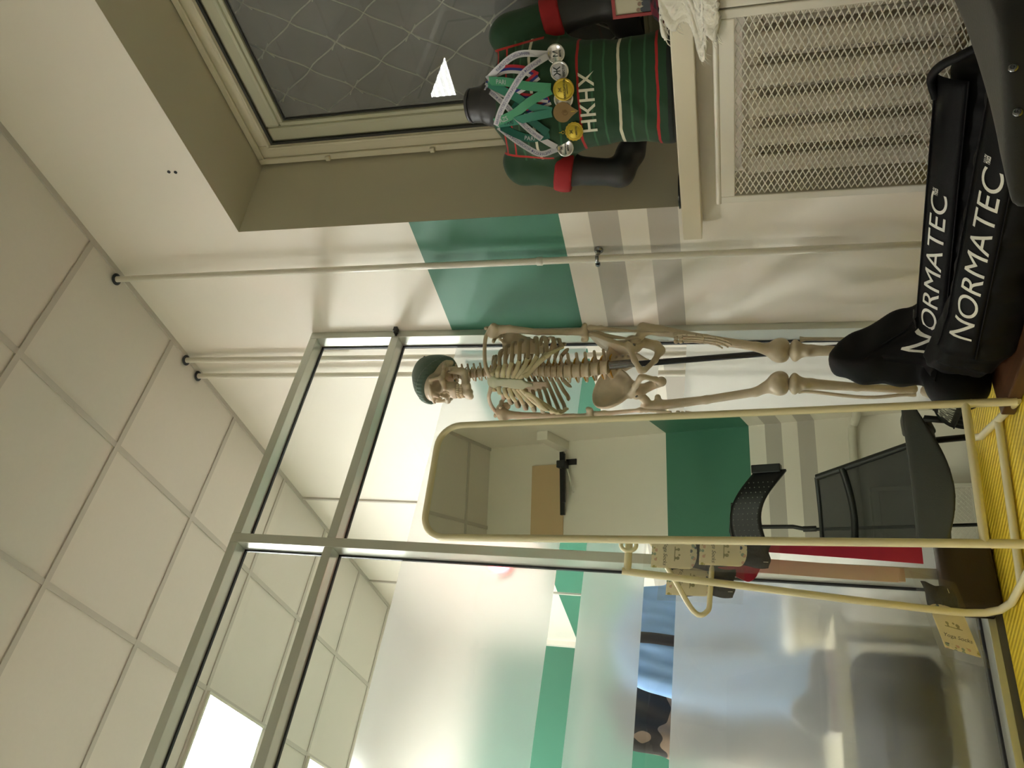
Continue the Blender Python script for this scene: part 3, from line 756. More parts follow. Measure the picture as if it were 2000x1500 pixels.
class Ribbon:
    def __init__(s, pts, w, off, twist=0):
        s.p = [np.array(p) for p in catmull([(a, c, 0) for a, c in pts], 8)]; s.w = w; s.off = off
        s.l = np.concatenate([[0], np.cumsum([np.linalg.norm(s.p[i+1]-s.p[i]) for i in range(len(s.p)-1)])])
        s.y = [smooth_front(p[0], p[1])+off for p in s.p]
    def at(s, d, v, lift=0):
        d = min(max(d, 0), s.l[-1]-1e-6); i = int(np.searchsorted(s.l, d, side='right')-1); i = min(i, len(s.p)-2)
        t = (d-s.l[i])/(s.l[i+1]-s.l[i]); p = s.p[i]*(1-t)+s.p[i+1]*t; y = s.y[i]*(1-t)+s.y[i+1]*t
        def tan(k): a = s.p[min(k+1, len(s.p)-1)]-s.p[max(k-1, 0)]; return a/np.linalg.norm(a)
        tn = tan(i)*(1-t)+tan(i+1)*t; tn /= np.linalg.norm(tn); n = (-tn[1], tn[0])
        return Vector((-(p[0]+n[0]*v*s.w), y+lift, p[1]+n[1]*v*s.w))
    def mesh(s):
        m = MB(); n = 26; at = []
        for sg in (1, -1):
            vs = [s.at(s.l[-1]*i/n, v, .0004*sg) for i in range(n+1) for v in (-.5, 0, .5)]
            fs = [(i*3+k, i*3+3+k, i*3+4+k, i*3+1+k) for i in range(n) for k in (0, 1)]
            m.add(vs, fs if sg > 0 else [f[::-1] for f in fs], 0, True); at += [0, .5, 1]*(n+1)
        me = m.mesh('ribbon'); a = me.attributes.new('across', 'FLOAT', 'POINT'); a.data.foreach_set('value', at); return me
    def text(s, txt, size, start, mat, parent, v0=-.30, flip=False, bold=0, width=1.0):
        me = text_mesh(txt, size, align='LEFT', bold=bold, width=width); h = s.w
        fn = (lambda p: s.at(start+p.x, v0+p.y/h, .0011)) if not flip else (lambda p: s.at(start-p.x, -v0-p.y/h, .0011))
        put('lettering', bend_mesh(me, fn), mat, parent)
def medal(label, strands, rib_mat, w, off, disc, r, mats, face=(), shape='round', link=False, texts=()):
    c = chest(*disc, off+.004); t = thing('medal', label, 'medal', base_matrix(bu) @ Vector((c.x, c.y, c.z-r)), bu.rotation_euler.z, 'medals on the jersey')
    Mi = (base_matrix(t).inverted() @ base_matrix(bu))
    def add(nm, me, mt, par=None):
        if isinstance(me, MB): me = me.mesh(nm)
        if par is None: me.transform(Mi); return put(nm, me, mt, t, local=True)
        return put(nm, me, mt, par)
    ribs = []
    for st in strands:
        R = Ribbon(st[0], w, off+(st[1] if len(st) > 1 else 0)); o = put('ribbon', R.mesh(), rib_mat, t, local=True); o.matrix_parent_inverse = Mi; ribs.append((R, o))
    for k, a in texts:
        R, o = ribs[k]; R.text(parent=o, **a)
    rim, facem = mats; m = MB(); y0 = c.y-.002
    ctr = Vector((-disc[0], y0, disc[1])); nrm = (0, 1, 0)
    if shape == 'round':
        m.lathe([(r*.96, 0), (r, .0008), (r, .003), (r*.96, .0038), (r*.82, .0036), (r*.80, .003), (0, .003)], ctr, 40, nrm)
    elif shape == 'toothed':
        P = []
        for k in range(32): a = 2*PI*k/32; q = r*(1 if k % 2 else .94); P.append((q*math.cos(a), q*math.sin(a)))
        m.prism(P, 0, .003, Matrix.Translation(ctr) @ Matrix(((-1,0,0),(0,0,1),(0,1,0))).to_4x4())
        m.lathe([(r*.8, .003), (r*.8, .0042), (r*.74, .0044), (r*.72, .0036), (0, .0036)], ctr, 36, nrm)
    else:   # drop with the point down
        P = [(r*1.0*math.sin(a), r*math.cos(a)) for a in [math.radians(d) for d in range(-110, 111, 10)]]+[(r*.42, -r*.95), (0, -r*1.6), (-r*.42, -r*.95)]
        m.prism(P, 0, .0034, Matrix.Translation(ctr) @ Matrix(((-1,0,0),(0,0,1),(0,1,0))).to_4x4())
    d = add('disc', m, rim)
    if facem: add('face', MB().lathe([(r*.79, .0031), (r*.78, .0036), (0, .0037)], ctr, 36, nrm), facem, None)
    for txt, size, dz, mt in face:
        me = text_mesh(txt, size, bold=.0002); bend_mesh(me, lambda p: Vector((ctr.x-p.x, y0+.0046, ctr.z+dz+p.y))); add('lettering', me, mt)
    if link:
        lk = MB().tube([ctr+Vector((0, .002, r+.002+.004+.004*math.sin(a))) + Vector((.004*math.cos(a), 0, 0)) for a in [2*PI*k/14 for k in range(14)]], .0009, 6, closed=True)
        lk.tube([ctr+Vector((0, .002, r+.009)), ctr+Vector((0, .002, r+.018))], .0012, 6)
        add('link', lk, M_gold)
    return t
def emblem(kind):
    return {'e': 'Ж'}[kind]
MIN = 'МИНИСТЕРСТВО СПОРТА РОССИЙСКОЙ ФЕДЕРАЦИИ'
nr, nl = (.068, .565), (-.056, .548)
medal('silver medal half hidden behind other medals on a red white blue ribbon', [([nr, (.03, .50), (.006, .36)],), ([(-.052, .53), (-.03, .44), (.0, .355)],)], M_tri, .022, .003, (.002, .315), .029, (M_silver, None))
medal('silver round medal with a black emblem on a red white blue ribbon', [([(.072, .56), (.096, .50), (.092, .43), (.070, .385)],), ([(.03, .47), (.05, .42), (.072, .383)], .001)], M_tri, .024, .005, (.078, .323), .028, (M_silver, M_white_rib),
      face=(('Ж', .028, -.004, M_dark_ink), ('МЕСТО', .0085, -.016, M_dark_ink)), link=True)
medal('gold scalloped medal on a dark teal ribbon, left of the bronze drop', [([(-.060, .535), (-.084, .48), (-.100, .42), (-.094, .365)],), ([(.0, .47), (-.045, .42), (-.088, .368)], .001)], M_dteal_rib, .022, .007, (-.092, .293), .0275, (M_gold, M_goldface), shape='toothed', link=True,
      face=(('Ж', .012, .004, M_dark_ink), ('I МЕСТО', .007, -.009, M_dark_ink)), texts=((0, dict(txt='PARI', size=.017, start=.10, mat=M_white_rib, v0=-.28)), (1, dict(txt='PARI', size=.014, start=.045, mat=M_white_rib, v0=-.25))))
medal('shiny silver medal on a white lettered ribbon, farthest left', [([(-.064, .535), (-.094, .495), (-.128, .44), (-.150, .40), (-.140, .352)], .0005), ([(.052, .568), (.0, .50), (-.045, .455), (-.09, .405), (-.134, .352)], 0)], M_white_rib, .017, .009, (-.139, .327), .0255, (M_silver, None),
      face=(('Ж', .009, .008, M_dark_ink), ('МИНИСТЕРСТВО', .004, -.002, M_dark_ink), ('МЕСТО', .005, -.009, M_dark_ink)),
      texts=((0, dict(txt='СПОРТА РОССИЙСКОЙ ФЕДЕРАЦИИ', size=.0105, start=.012, mat=M_blue_ink, v0=-.22, width=.93)), (1, dict(txt=MIN, size=.010, start=.235, mat=M_blue_ink, v0=-.22, flip=True, width=.86))))
medal('bronze drop-shaped medal with a yellow numeral on a sea green ribbon', [([(-.055, .54), (-.048, .47), (-.04, .42), (-.033, .352)],), ([(.062, .555), (.025, .47), (-.01, .41), (-.03, .352)], -.001)], M_teal_rib, .024, .011, (-.034, .318), .0285, (M_bronze, None), shape='drop',
      face=(('1', .016, -.035, M_goldface), ('Ф', .026, -.016, pm('bronze_relief', rgb(132, 106, 70), .5, metal=.5))), texts=((0, dict(txt='PARI', size=.018, start=.03, mat=M_dark_ink, v0=-.3)),))
medal('gold round medal on a mint green ribbon in the middle of the chest', [([(.070, .56), (.062, .48), (.048, .42), (.036, .348)],), ([(-.052, .545), (-.028, .47), (.005, .41), (.030, .348)], .001)], M_green_rib, .025, .013, (.028, .311), .031, (M_gold, M_goldface),
      face=(('Ж', .013, .006, M_dark_ink), ('ПОБЕДИТЕЛЬ', .0082, -.006, M_dark_ink), ('ЧЕМПИОНАТА', .004, -.012, M_dark_ink)), texts=((0, dict(txt='PARI', size=.019, start=.035, mat=M_white_rib, v0=-.3)), (1, dict(txt='AZS', size=.019, start=.02, mat=M_white_rib, v0=-.3))))
medal('silver medal with a red edge on a white lettered ribbon, farthest right', [([(.074, .558), (.100, .515), (.128, .465), (.135, .42), (.126, .352)], 0), ([(-.060, .540), (-.018, .515), (.03, .475), (.085, .42), (.122, .352)], .001)], M_white_rib, .0185, .016, (.125, .330), .027, (M_silver, None),
      face=(('М', .02, -.006, M_dark_ink), ('МЕСТО', .005, -.014, M_dark_ink)),
      texts=((0, dict(txt='МИНИСТЕРСТВО СПОРТА', size=.0115, start=.17, mat=M_blue_ink, v0=-.22, flip=True, width=.85)), (1, dict(txt=MIN, size=.0112, start=.006, mat=M_blue_ink, v0=-.22, width=.79))))

# ------------------------------------------------------------------ other things on the sill
t = thing('framed_photo', 'red framed team photograph standing on the window sill behind the mannequin', 'picture', (.16, -.70, .8695), math.radians(8))
m = MB()
for q in ((-.125, .125, 0, .009), (-.125, .125, .161, .170), (-.125, -.116, .009, .161), (.116, .125, .009, .161)): m.box(-.008, .008, q[0], q[1], q[2], q[3])
put('frame', m, pm('red_frame', rgb(150, 34, 32), .4), t, local=True)
pc = put('picture', MB().box(-.003, .003, -.116, .116, .009, .161), pm('photo_wall', rgb(196, 190, 164), .5), t, local=True)
put('picture_floor', MB().box(-.0036, -.003, -.116, .116, .009, .042), pm('photo_floor', rgb(150, 118, 70), .5), pc)
m = MB(); hd = MB()
for k in range(15):
    y = .108-.0155*k; h = .082+.010*rng.random()
    m.prism([(y-.009, .03), (y+.009, .03), (y+.009, h-.01), (y+.004, h), (y-.004, h), (y-.009, h-.01)], -.0046, -.0036, Matrix(((0,0,1),(1,0,0),(0,1,0))).to_4x4())
    hd.lathe([(.0055, -.0048), (.0055, -.0040)], (0, y, h+.006), 10, (1, 0, 0))
put('picture_people', m, pm('photo_people', rgb(60, 66, 72), .5), pc); put('picture_faces', hd, pm('photo_faces', rgb(150, 120, 100), .5), pc)
m = MB()
for y in (.06, -.02): m.box(-.0035, -.003, y-.006, y+.006, .09, .155)
put('picture_door', m, pm('photo_door', rgb(110, 92, 82), .5), pc)['kind'] = 'stuff'
put('support', MB().bar((.008, 0, .14), (.075, 0, .001), .03, .003, (0, 1, 0)), M_black, t, local=True)

def towel(u, v):
    # u from the sill back to the cover top, v along the wall
    prof = catmull([(.06, .8745), (-.03, .876), (-.088, .874), (-.104, .85), (-.110, .80), (-.128, .772), (-.152, .764), (-.160, .735)], 4)
    i = u*(len(prof)-1.001); k = int(i); a = i-k
    x = prof[k][0]*(1-a)+prof[k+1][0]*a; z = prof[k][1]*(1-a)+prof[k+1][1]*a
    edge = -.655+.045*math.sin(u*9.5+1.2)-.03*math.cos(u*23)
    y = edge-(.26)*v
    w = .010*math.sin(v*21+u*7)*math.sin(u*11+v*5)+.006*math.sin(v*47+u*29)
    return (x-abs(w)*.8-.004, y+.004*math.sin(u*60), z+abs(w)*.8+.004)
tw = thing('towel', 'crumpled white frayed towel hanging over the sill onto the radiator cover', 'towel', (-.09, -.75, .76))
put('cloth', MB().grid(towel, 60, 40), pm('white_terry', rgb(226, 222, 206), .9, bump=(160, 1.0), sheen=.4), tw, solid=.008)
m = MB()
for k in range(46):
    u = k/45; p = Vector(towel(u, 0)); d = Vector((rng.normal()*.3-.3, 1, rng.normal()*.4-.5)).normalized(); l = .008+.02*rng.random()
    m.tube([p, p+d*l*.5, p+d*l+Vector((0, 0, -.006))], [.0012, .0010, .0004], 5)
put('fringe', m, pm('white_thread', rgb(228, 224, 210), .9), tw)['kind'] = 'stuff'
def plaid():
    m, nt, b, out = nodes('red_black_plaid'); L = nt.links.new
    tc = N(nt, 'ShaderNodeTexCoord'); s = N(nt, 'ShaderNodeSeparateXYZ'); L(tc.outputs['Object'], s.inputs[0])
    q = [math_node(nt, 'GREATER_THAN', math_node(nt, 'FRACT', math_node(nt, 'MULTIPLY', v, 26)), .5) for v in (s.outputs[1], s.outputs[0])]
    L(mixc(nt, math_node(nt, 'MULTIPLY', math_node(nt, 'ADD', q[0], q[1]), .5), rgb(118, 22, 44), rgb(26, 26, 30)), b.inputs['Base Color']); b.inputs['Roughness'].default_value = .85; return m
tag(put('plaid_scarf', sdf_mesh('plaid_scarf', lambda P: smin(d_ell(P, (-.03, -.70, .885), (.055, .05, .014)), d_ell(P, (.0, -.68, .895), (.05, .04, .022)), .02)+.002*np.sin(P[..., 1]*130+P[..., 0]*60), (-.12, -.80, .865), (.10, -.60, .94), .004), plaid()),
    'red and black plaid scarf bunched on the sill under the white towel', 'scarf')
tag(put('tray', MB().lathe([(.052, 0), (.056, .002), (.058, .008), (.054, .008), (.05, .003), (0, .003)], (.0, -.06, .8690), 32), pm('black_gloss', rgb(14, 14, 18), .2)), 'small flat black tray at the left end of the window sill', 'tray')
# ------------------------------------------------------------------ anatomy skeleton
SF = Vector((-.845, -.534, 0)).normalized()
SK = (-.35, .40, 0)
sk = thing('skeleton_model', 'life-size anatomy skeleton wearing a dark green beanie, standing by the glass partition', 'skeleton', SK, math.atan2(-SF.x, SF.y))
def bone_material(name, a, b):
    m, nt, bs, out = nodes(name); L = nt.links.new
    tc = N(nt, 'ShaderNodeTexCoord'); t = N(nt, 'ShaderNodeTexNoise'); t.inputs['Scale'].default_value = 22; t.inputs['Detail'].default_value = 5
    L(tc.outputs['Object'], t.inputs['Vector']); L(mixc(nt, t.outputs['Fac'], a, b), bs.inputs['Base Color'])
    bs.inputs['Roughness'].default_value = .38; bs.inputs['Specular IOR Level'].default_value = .45
    bp = N(nt, 'ShaderNodeBump'); bp.inputs['Strength'].default_value = .25; bp.inputs['Distance'].default_value = .002
    t2 = N(nt, 'ShaderNodeTexNoise'); t2.inputs['Scale'].default_value = 70; L(tc.outputs['Object'], t2.inputs['Vector'])
    L(t2.outputs['Fac'], bp.inputs['Height']); L(bp.outputs[0], bs.inputs['Normal']); return m
M_bone = bone_material('bone', rgb(184, 170, 144), rgb(214, 201, 176))
M_rib = bone_material('rib_bone', rgb(150, 135, 106), rgb(182, 166, 134))
M_cart = bone_material('cartilage', rgb(190, 182, 142), rgb(212, 205, 166))
M_sternum = bone_material('sternum_bone', rgb(170, 176, 144), rgb(192, 196, 164))
M_nerve = pm('nerve_yellow', rgb(196, 146, 40), .5)
M_disc = pm('disc_cartilage', rgb(150, 132, 92), .5)
def bone(name, fn, lo, hi, h=.003, mat=None, parent=None, M=None):
    return put(name, sdf_mesh(name, fn, lo, hi, h, M), mat or M_bone, parent or sk, local=True)
TX, TY = .010, .028             # the chest leans a little forward and to its right
def sp(z):                      # spine centre line
    y = np.interp(z, [1.05, 1.14, 1.21, 1.29, 1.42, 1.50, 1.56, 1.62, 1.70], [-.045, -.012, .004, -.006, -.040, -.030, -.012, .004, .012])
    k = np.interp(z, [1.10, 1.35], [0, 1]); return (TX*k, y+TY*k)
# spine: one mesh per region, copied
def vert(P, big):
    b = np.maximum(np.hypot(P[..., 0], P[..., 1]*1.12)-.0205+60*np.minimum(.0001, (.012-np.abs(P[..., 2]))**2)*.0+.0022*np.cos(P[..., 2]*190), np.abs(P[..., 2])-.0115)
    d = smin(b, d_ball(P, (.012, -.026, .002), .009), .006); d = smin(d, d_ball(P, (-.012, -.026, .002), .009), .006)
    d = smin(d, d_cone(P, (0, -.034, 0), (0, -.062, -.016), .007, .0045), .006)
    for s in (1, -1):
        d = smin(d, d_cone(P, (.014*s, -.026, .001), (.043*s, -.030, .004), .006, .005), .006)
        d = smin(d, d_cone(P, (.012*s, -.032, -.012), (.012*s, -.032, .014), .0055, .0055), .004)
    return np.maximum(d, .0085-np.hypot(P[..., 0], P[..., 1]+.026))
vm = sdf_mesh('vertebra', lambda P: vert(P, 0), (-.055, -.075, -.03), (.055, .03, .03), .0024)
dm = MB().lathe([(.017, -.004), (.0195, 0), (.017, .004)], n=20).mesh('disc')
nms = [MB().tube([(.012*s, -.022, -.014), (.026*s, -.020, -.018), (.036*s, -.012, -.024)], [.003, .0028, .0016], 7).mesh('nerve_root') for s in (1, -1)]
zs = [1.690-.0215*i for i in range(7)]+[1.540-.0226*i for i in range(12)]+[1.265-.0305*i for i in range(5)]
sc = [(.74, .60, .74)]*7+[(.80+.025*i, .80+.025*i, .84) for i in range(12)]+[(1.20, 1.15, 1.12)]*5
P_vert = P_disc = None
for i, (z, k) in enumerate(zip(zs, sc)):
    x, y = sp(z)
    if P_vert is None: v = P_vert = put('vertebra', vm, M_bone, sk, local=True)
    else: v = P_vert.copy(); COL.objects.link(v)
    v.location = (x, y, z); v.scale = k
    if P_disc is None: d = P_disc = put('disc', dm, M_disc, sk, local=True)
    else: d = P_disc.copy(); COL.objects.link(d)
    z2 = z-(.0107 if i < 7 else .0113 if i < 18 else .0152); x, y = sp(z2); d.location = (x, y, z2); d.scale = (k[0], k[1]*.9, 1)
    for nm in nms: n_ = bpy.data.objects.new('nerve_root', nm); COL.objects.link(n_); n_.parent = v
for nm in nms: nm.materials.append(M_nerve)
# ribs and costal cartilage
zt = zs[7:19]
W_ = [.054, .084, .102, .114, .122, .127, .131, .133, .131, .122, .100, .074]
DR = [.032, .031, .033, .036, .042, .050, .060, .070, .074, .070, .056, .038]
YF = [.050, .066, .078, .086, .092, .094, .092, .084, .070, .050, .010, -.040]     # front end, chest frame
XF = [.034, .050, .062, .070, .078, .086, .094, .102, .108, .110, .098, .074]
ZA = [1.512, 1.492, 1.472, 1.453, 1.436, 1.421, 1.410]
for i in range(12):
    x0, y0 = sp(zt[i]); zz = zt[i]; w, dr, yf, xf = W_[i], DR[i], YF[i], XF[i]; yb = y0-TY
    for s in (1, -1):
        ym = (yb+yf)/2
        pts = [(.022, yb-.022, zz+.004), (.044, yb-.044, zz+.002), (w*.80, yb-.040, zz-dr*.28), (w*.985, ym-.030, zz-dr*.66), (w, ym+.008, zz-dr*.82), (w*.5+xf*.5, (ym+yf)/2+.012, zz-dr*.95), (xf, yf, zz-dr)]
        if i == 11: pts = pts[:4]
        elif i == 10: pts = pts[:5]
        C_ = catmull([(p[0]*s+TX, p[1]+TY, p[2]) for p in pts], 6)
        r = [.0045+.0028*min(1, k/8) for k in range(len(C_))]; 
        if i > 9: r[-3:] = [.006, .0045, .002]
        put('rib', MB().tube(C_, r, 9, flat=(.5, 1.02, (0, 0, 1))), M_rib, sk, local=True)
        if i < 10:
            e = C_[-1]
            if i < 7: a = (.018*s+TX, .078+.030*(1.52-ZA[i])/.13+TY, ZA[i]); md = ((e[0]+a[0])/2+.006*s, max(e[1], a[1])+.004, (e[2]*.6+a[2]*.4)-.004*(i > 3))
            else: a = ((.052+.018*(i-7))*s+TX, .108-.010*(i-7)+TY, 1.362-.020*(i-7)); md = ((e[0]+a[0])/2+.012*s, max(e[1], a[1])+.006, (e[2]+a[2])/2-.010)
            cc = catmull([e, md, a], 6)
            if i >= 7: cc = catmull([e, md, a, (.030*s+TX, .112+TY, 1.392-.004*(i-7))], 6)
            put('costal_cartilage', MB().tube(cc, [.0074]*3+[.0068]*(len(cc)-3), 9, flat=(.6, 1.18, (0, 0, 1))), M_cart, sk, local=True)
def sternum(P):
    q = P-np.array((TX, TY, 0)); y0 = .078+.030*(1.52-q[..., 2])/.13
    d1 = d_ell(q, (0, .080, 1.508), (.030, .009, .024)); hw = np.interp(q[..., 2], [1.36, 1.385, 1.40, 1.44, 1.49, 1.50], [.004, .009, .019, .018, .013, .016])
    d2 = np.maximum(np.maximum(np.abs(q[..., 0])-hw, np.abs(q[..., 1]-y0)-.006), np.maximum(q[..., 2]-1.505, 1.362-q[..., 2]))
    return smin(d1, d2, .008)
bone('sternum', sternum, (TX-.04, TY+.05, 1.35), (TX+.04, TY+.14, 1.55), .0026, M_sternum)
for s in (1, -1):
    S = lambda x, y, z: (x*s+TX, y+TY, z)
    c = catmull([S(.020, .080, 1.518), S(.050, .084, 1.530), S(.090, .048, 1.541), S(.130, .004, 1.546), S(.152, -.010, 1.538)], 5)
    put('clavicle', MB().tube(c, [.010, .009, .0075, .007, .0065, .0065, .0065, .0065]+[.007]*(len(c)-8), 10), M_bone, sk, local=True)
    def scap(P):
        Rm = rot('Z', -28*s); o = np.array(S(.084, -.082, 1.45)); q = (P-o) @ Rm; q = q*np.array((s, 1, 1))
        q = q.copy(); q[..., 1] = q[..., 1]-2.2*(q[..., 0]**2)
        tri = np.maximum(np.maximum(-q[..., 0]-.038, q[..., 2]-.062), (q[..., 0]*.93-q[..., 2]*.36)-.034)
        tri = np.maximum(tri, -(q[..., 2]+.092))
        d = smax(tri, np.abs(q[..., 1])-.0028, .004)
        d = smin(d, d_cone(P, S(.062, -.100, 1.492), S(.150, -.045, 1.540), .005, .008), .008)
        d = smin(d, d_cone(P, S(.150, -.058, 1.540), S(.165, -.010, 1.545), .009, .007), .008)
        d = smin(d, d_ball(P, S(.135, -.030, 1.505), .015), .012)
        return smin(d, d_cone(P, S(.120, -.035, 1.525), S(.122, .015, 1.515), .007, .006), .008)
    bone('scapula', scap, (min(S(.03, 0, 0)[0], S(.19, 0, 0)[0]), -.14, 1.33), (max(S(.03, 0, 0)[0], S(.19, 0, 0)[0]), .05, 1.57), .003)
    # arm
    ex = .145 if s < 0 else .168
    hum = [S(.158, -.008, 1.515), S(.162, -.008, 1.46), S(.158*.3+ex*.7-.002, -.012, 1.36), S(ex, -.014, 1.26), S(ex, -.012, 1.205)]
    def fh(P):
        d = d_chain(P, hum, [.019, .0128, .0108, .0112, .014], .006)
        d = smin(d, d_ball(P, S(.150, -.006, 1.520), .0215), .012); d = smin(d, d_ball(P, S(.174, .004, 1.512), .013), .012)
        d = smin(d, d_cone(P, S(ex-.025, -.012, 1.196), S(ex+.022, -.012, 1.196), .011, .009), .014)
        return smin(d, d_ball(P, S(ex-.030, -.014, 1.205), .008), .008)
    bone('humerus', fh, (min(S(.11, 0, 0)[0], S(.22, 0, 0)[0]), -.04+TY-.02, 1.17), (max(S(.11, 0, 0)[0], S(.22, 0, 0)[0]), .06, 1.56), .0028)
    wx = .128 if s < 0 else .150
    ul = [S(ex-.010, -.020, 1.196), S(ex-.012, -.016, 1.15), S(wx-.016, .002, 1.02), S(wx-.014, .016, .918)]
    bone('ulna', lambda P: smin(d_chain(P, ul, [.0105, .0085, .0062, .0055], .015), d_ball(P, S(ex-.010, -.030, 1.205), .010), .01), (min(S(.12, 0, 0)[0], S(.20, 0, 0)[0]), -.03, .895), (max(S(.12, 0, 0)[0], S(.20, 0, 0)[0]), .07, 1.23), .0028)
    ra = [S(ex+.014, -.010, 1.178), S(ex+.013, -.006, 1.14), S(wx+.018, .012, 1.02), S(wx+.010, .022, .925), S(wx+.006, .022, .908)]
    bone('radius', lambda P: d_chain(P, ra, [.0105, .0068, .0072, .0105, .0125], .012), (min(S(.15, 0, 0)[0], S(.215, 0, 0)[0]), -.01, .885), (max(S(.15, 0, 0)[0], S(.215, 0, 0)[0]), .08, 1.20), .0028)
    # hand: wrist bones, palm bones and five fingers of separate phalanges
    hm = MB()
    for a, b, z in ((-.014, .018, .893), (.0, .022, .892), (.013, .024, .894), (-.013, .020, .878), (-.002, .023, .876), (.010, .026, .877)):
        hm.lathe([(.0, -.008), (.006, -.006), (.0078, 0), (.006, .006), (0, .008)], S(wx+a, b, z), 8)
    fing = [(-.020, .016, .062, (.030, .020, .016)), (-.008, .022, .066, (.038, .024, .018)), (.005, .025, .068, (.042, .027, .018)), (.018, .025, .066, (.038, .024, .018))]
    for q, (a, b, ml, ph) in enumerate(fing):
        p = Vector((wx+a*.7, b, .868)); d = Vector((a*.25, .20+.03*q, -1)).normalized()
        def phal(p, d, l, r):
            e = p+d*l; hm.tube([S(*p), S(*(p+d*l*.15)), S(*(p+d*l*.5)), S(*(p+d*l*.86)), S(*e)], [r*1.15, r*1.2, r*.72, r*1.1, r*.9], 8); return e+d*.002
        p = phal(p, d, ml, .0048)
        for k, l in enumerate(ph):
            d = (d+Vector((-.10, .20-.06*q, .02))*(.7+.4*k)).normalized(); p = phal(p, d, l, .0042-.0006*k)
    p = Vector((wx+.016, .034, .886)); d = Vector((.16, .55, -.80)).normalized()
    for k, l in enumerate((.040, .030, .022)): p = phal(p, d, l, .005-.0006*k); d = (d+Vector((-.12, .05, -.25))).normalized()
    put('hand', hm, M_bone, sk, local=True)
# pelvis
def pelvis(P):
    d = None
    for s in (1, -1):
        Rm = rot('Z', -34*s) @ rot('Y', 22*s)
        q = P-np.array((.092*s, -.016, 1.122)); ql = q @ Rm
        ql = ql.copy(); ql[..., 0] = ql[..., 0]*s+2.6*(ql[..., 1]**2)
        w = np.hypot(ql[..., 1]/.082, (ql[..., 2]+.002)/.078)
        pl = smax((w-1)*.07, np.abs(ql[..., 0])-.0042-.004*np.clip((w-.75)*4, 0, 1), .005)
        a = smin(pl, d_ball(P, (.086*s, .004, 1.035), .032), .022)
        a = smin(a, d_cone(P, (.068*s, -.048, 1.10), (.080*s, -.012, 1.05), .014, .016), .02)
        a = smin(a, d_chain(P, [(.078*s, .030, 1.045), (.046*s, .056, 1.030), (.012*s, .066, 1.010)], [.011, .0085, .011], .012), .012)
        a = smin(a, d_chain(P, [(.084*s, -.018, 1.01), (.066*s, -.030, .965), (.056*s, -.012, .950), (.034*s, .028, .965), (.012*s, .062, .996)], [.018, .016, .015, .0085, .009], .012), .012)
        a = smax(a, -d_ball(P, (.108*s, .010, 1.030), .0255), .004)
        d = a if d is None else np.minimum(d, a)
    q = P-np.array((0, 0, 0)); yc = np.interp(P[..., 2], [1.0, 1.04, 1.08, 1.14], [-.072, -.092, -.082, -.040])
    hw = np.interp(P[..., 2], [1.0, 1.03, 1.08, 1.13, 1.14], [.006, .020, .043, .056, .040]); th = np.interp(P[..., 2], [1.0, 1.05, 1.13], [.005, .010, .024])
    sc_ = np.maximum((np.sqrt((q[..., 0]/hw)**2+((q[..., 1]-yc)/th)**2)-1)*th, np.maximum(P[..., 2]-1.138, .995-P[..., 2]))
    for z, x in ((1.105, .022), (1.085, .019), (1.067, .016)):
        for s in (1, -1): sc_ = np.maximum(sc_, .0042-np.hypot(P[..., 0]-x*s, P[..., 2]-z))
    return smin(d, sc_, .006)
bone('pelvis', pelvis, (-.185, -.13, .925), (.185, .09, 1.21), .0032)
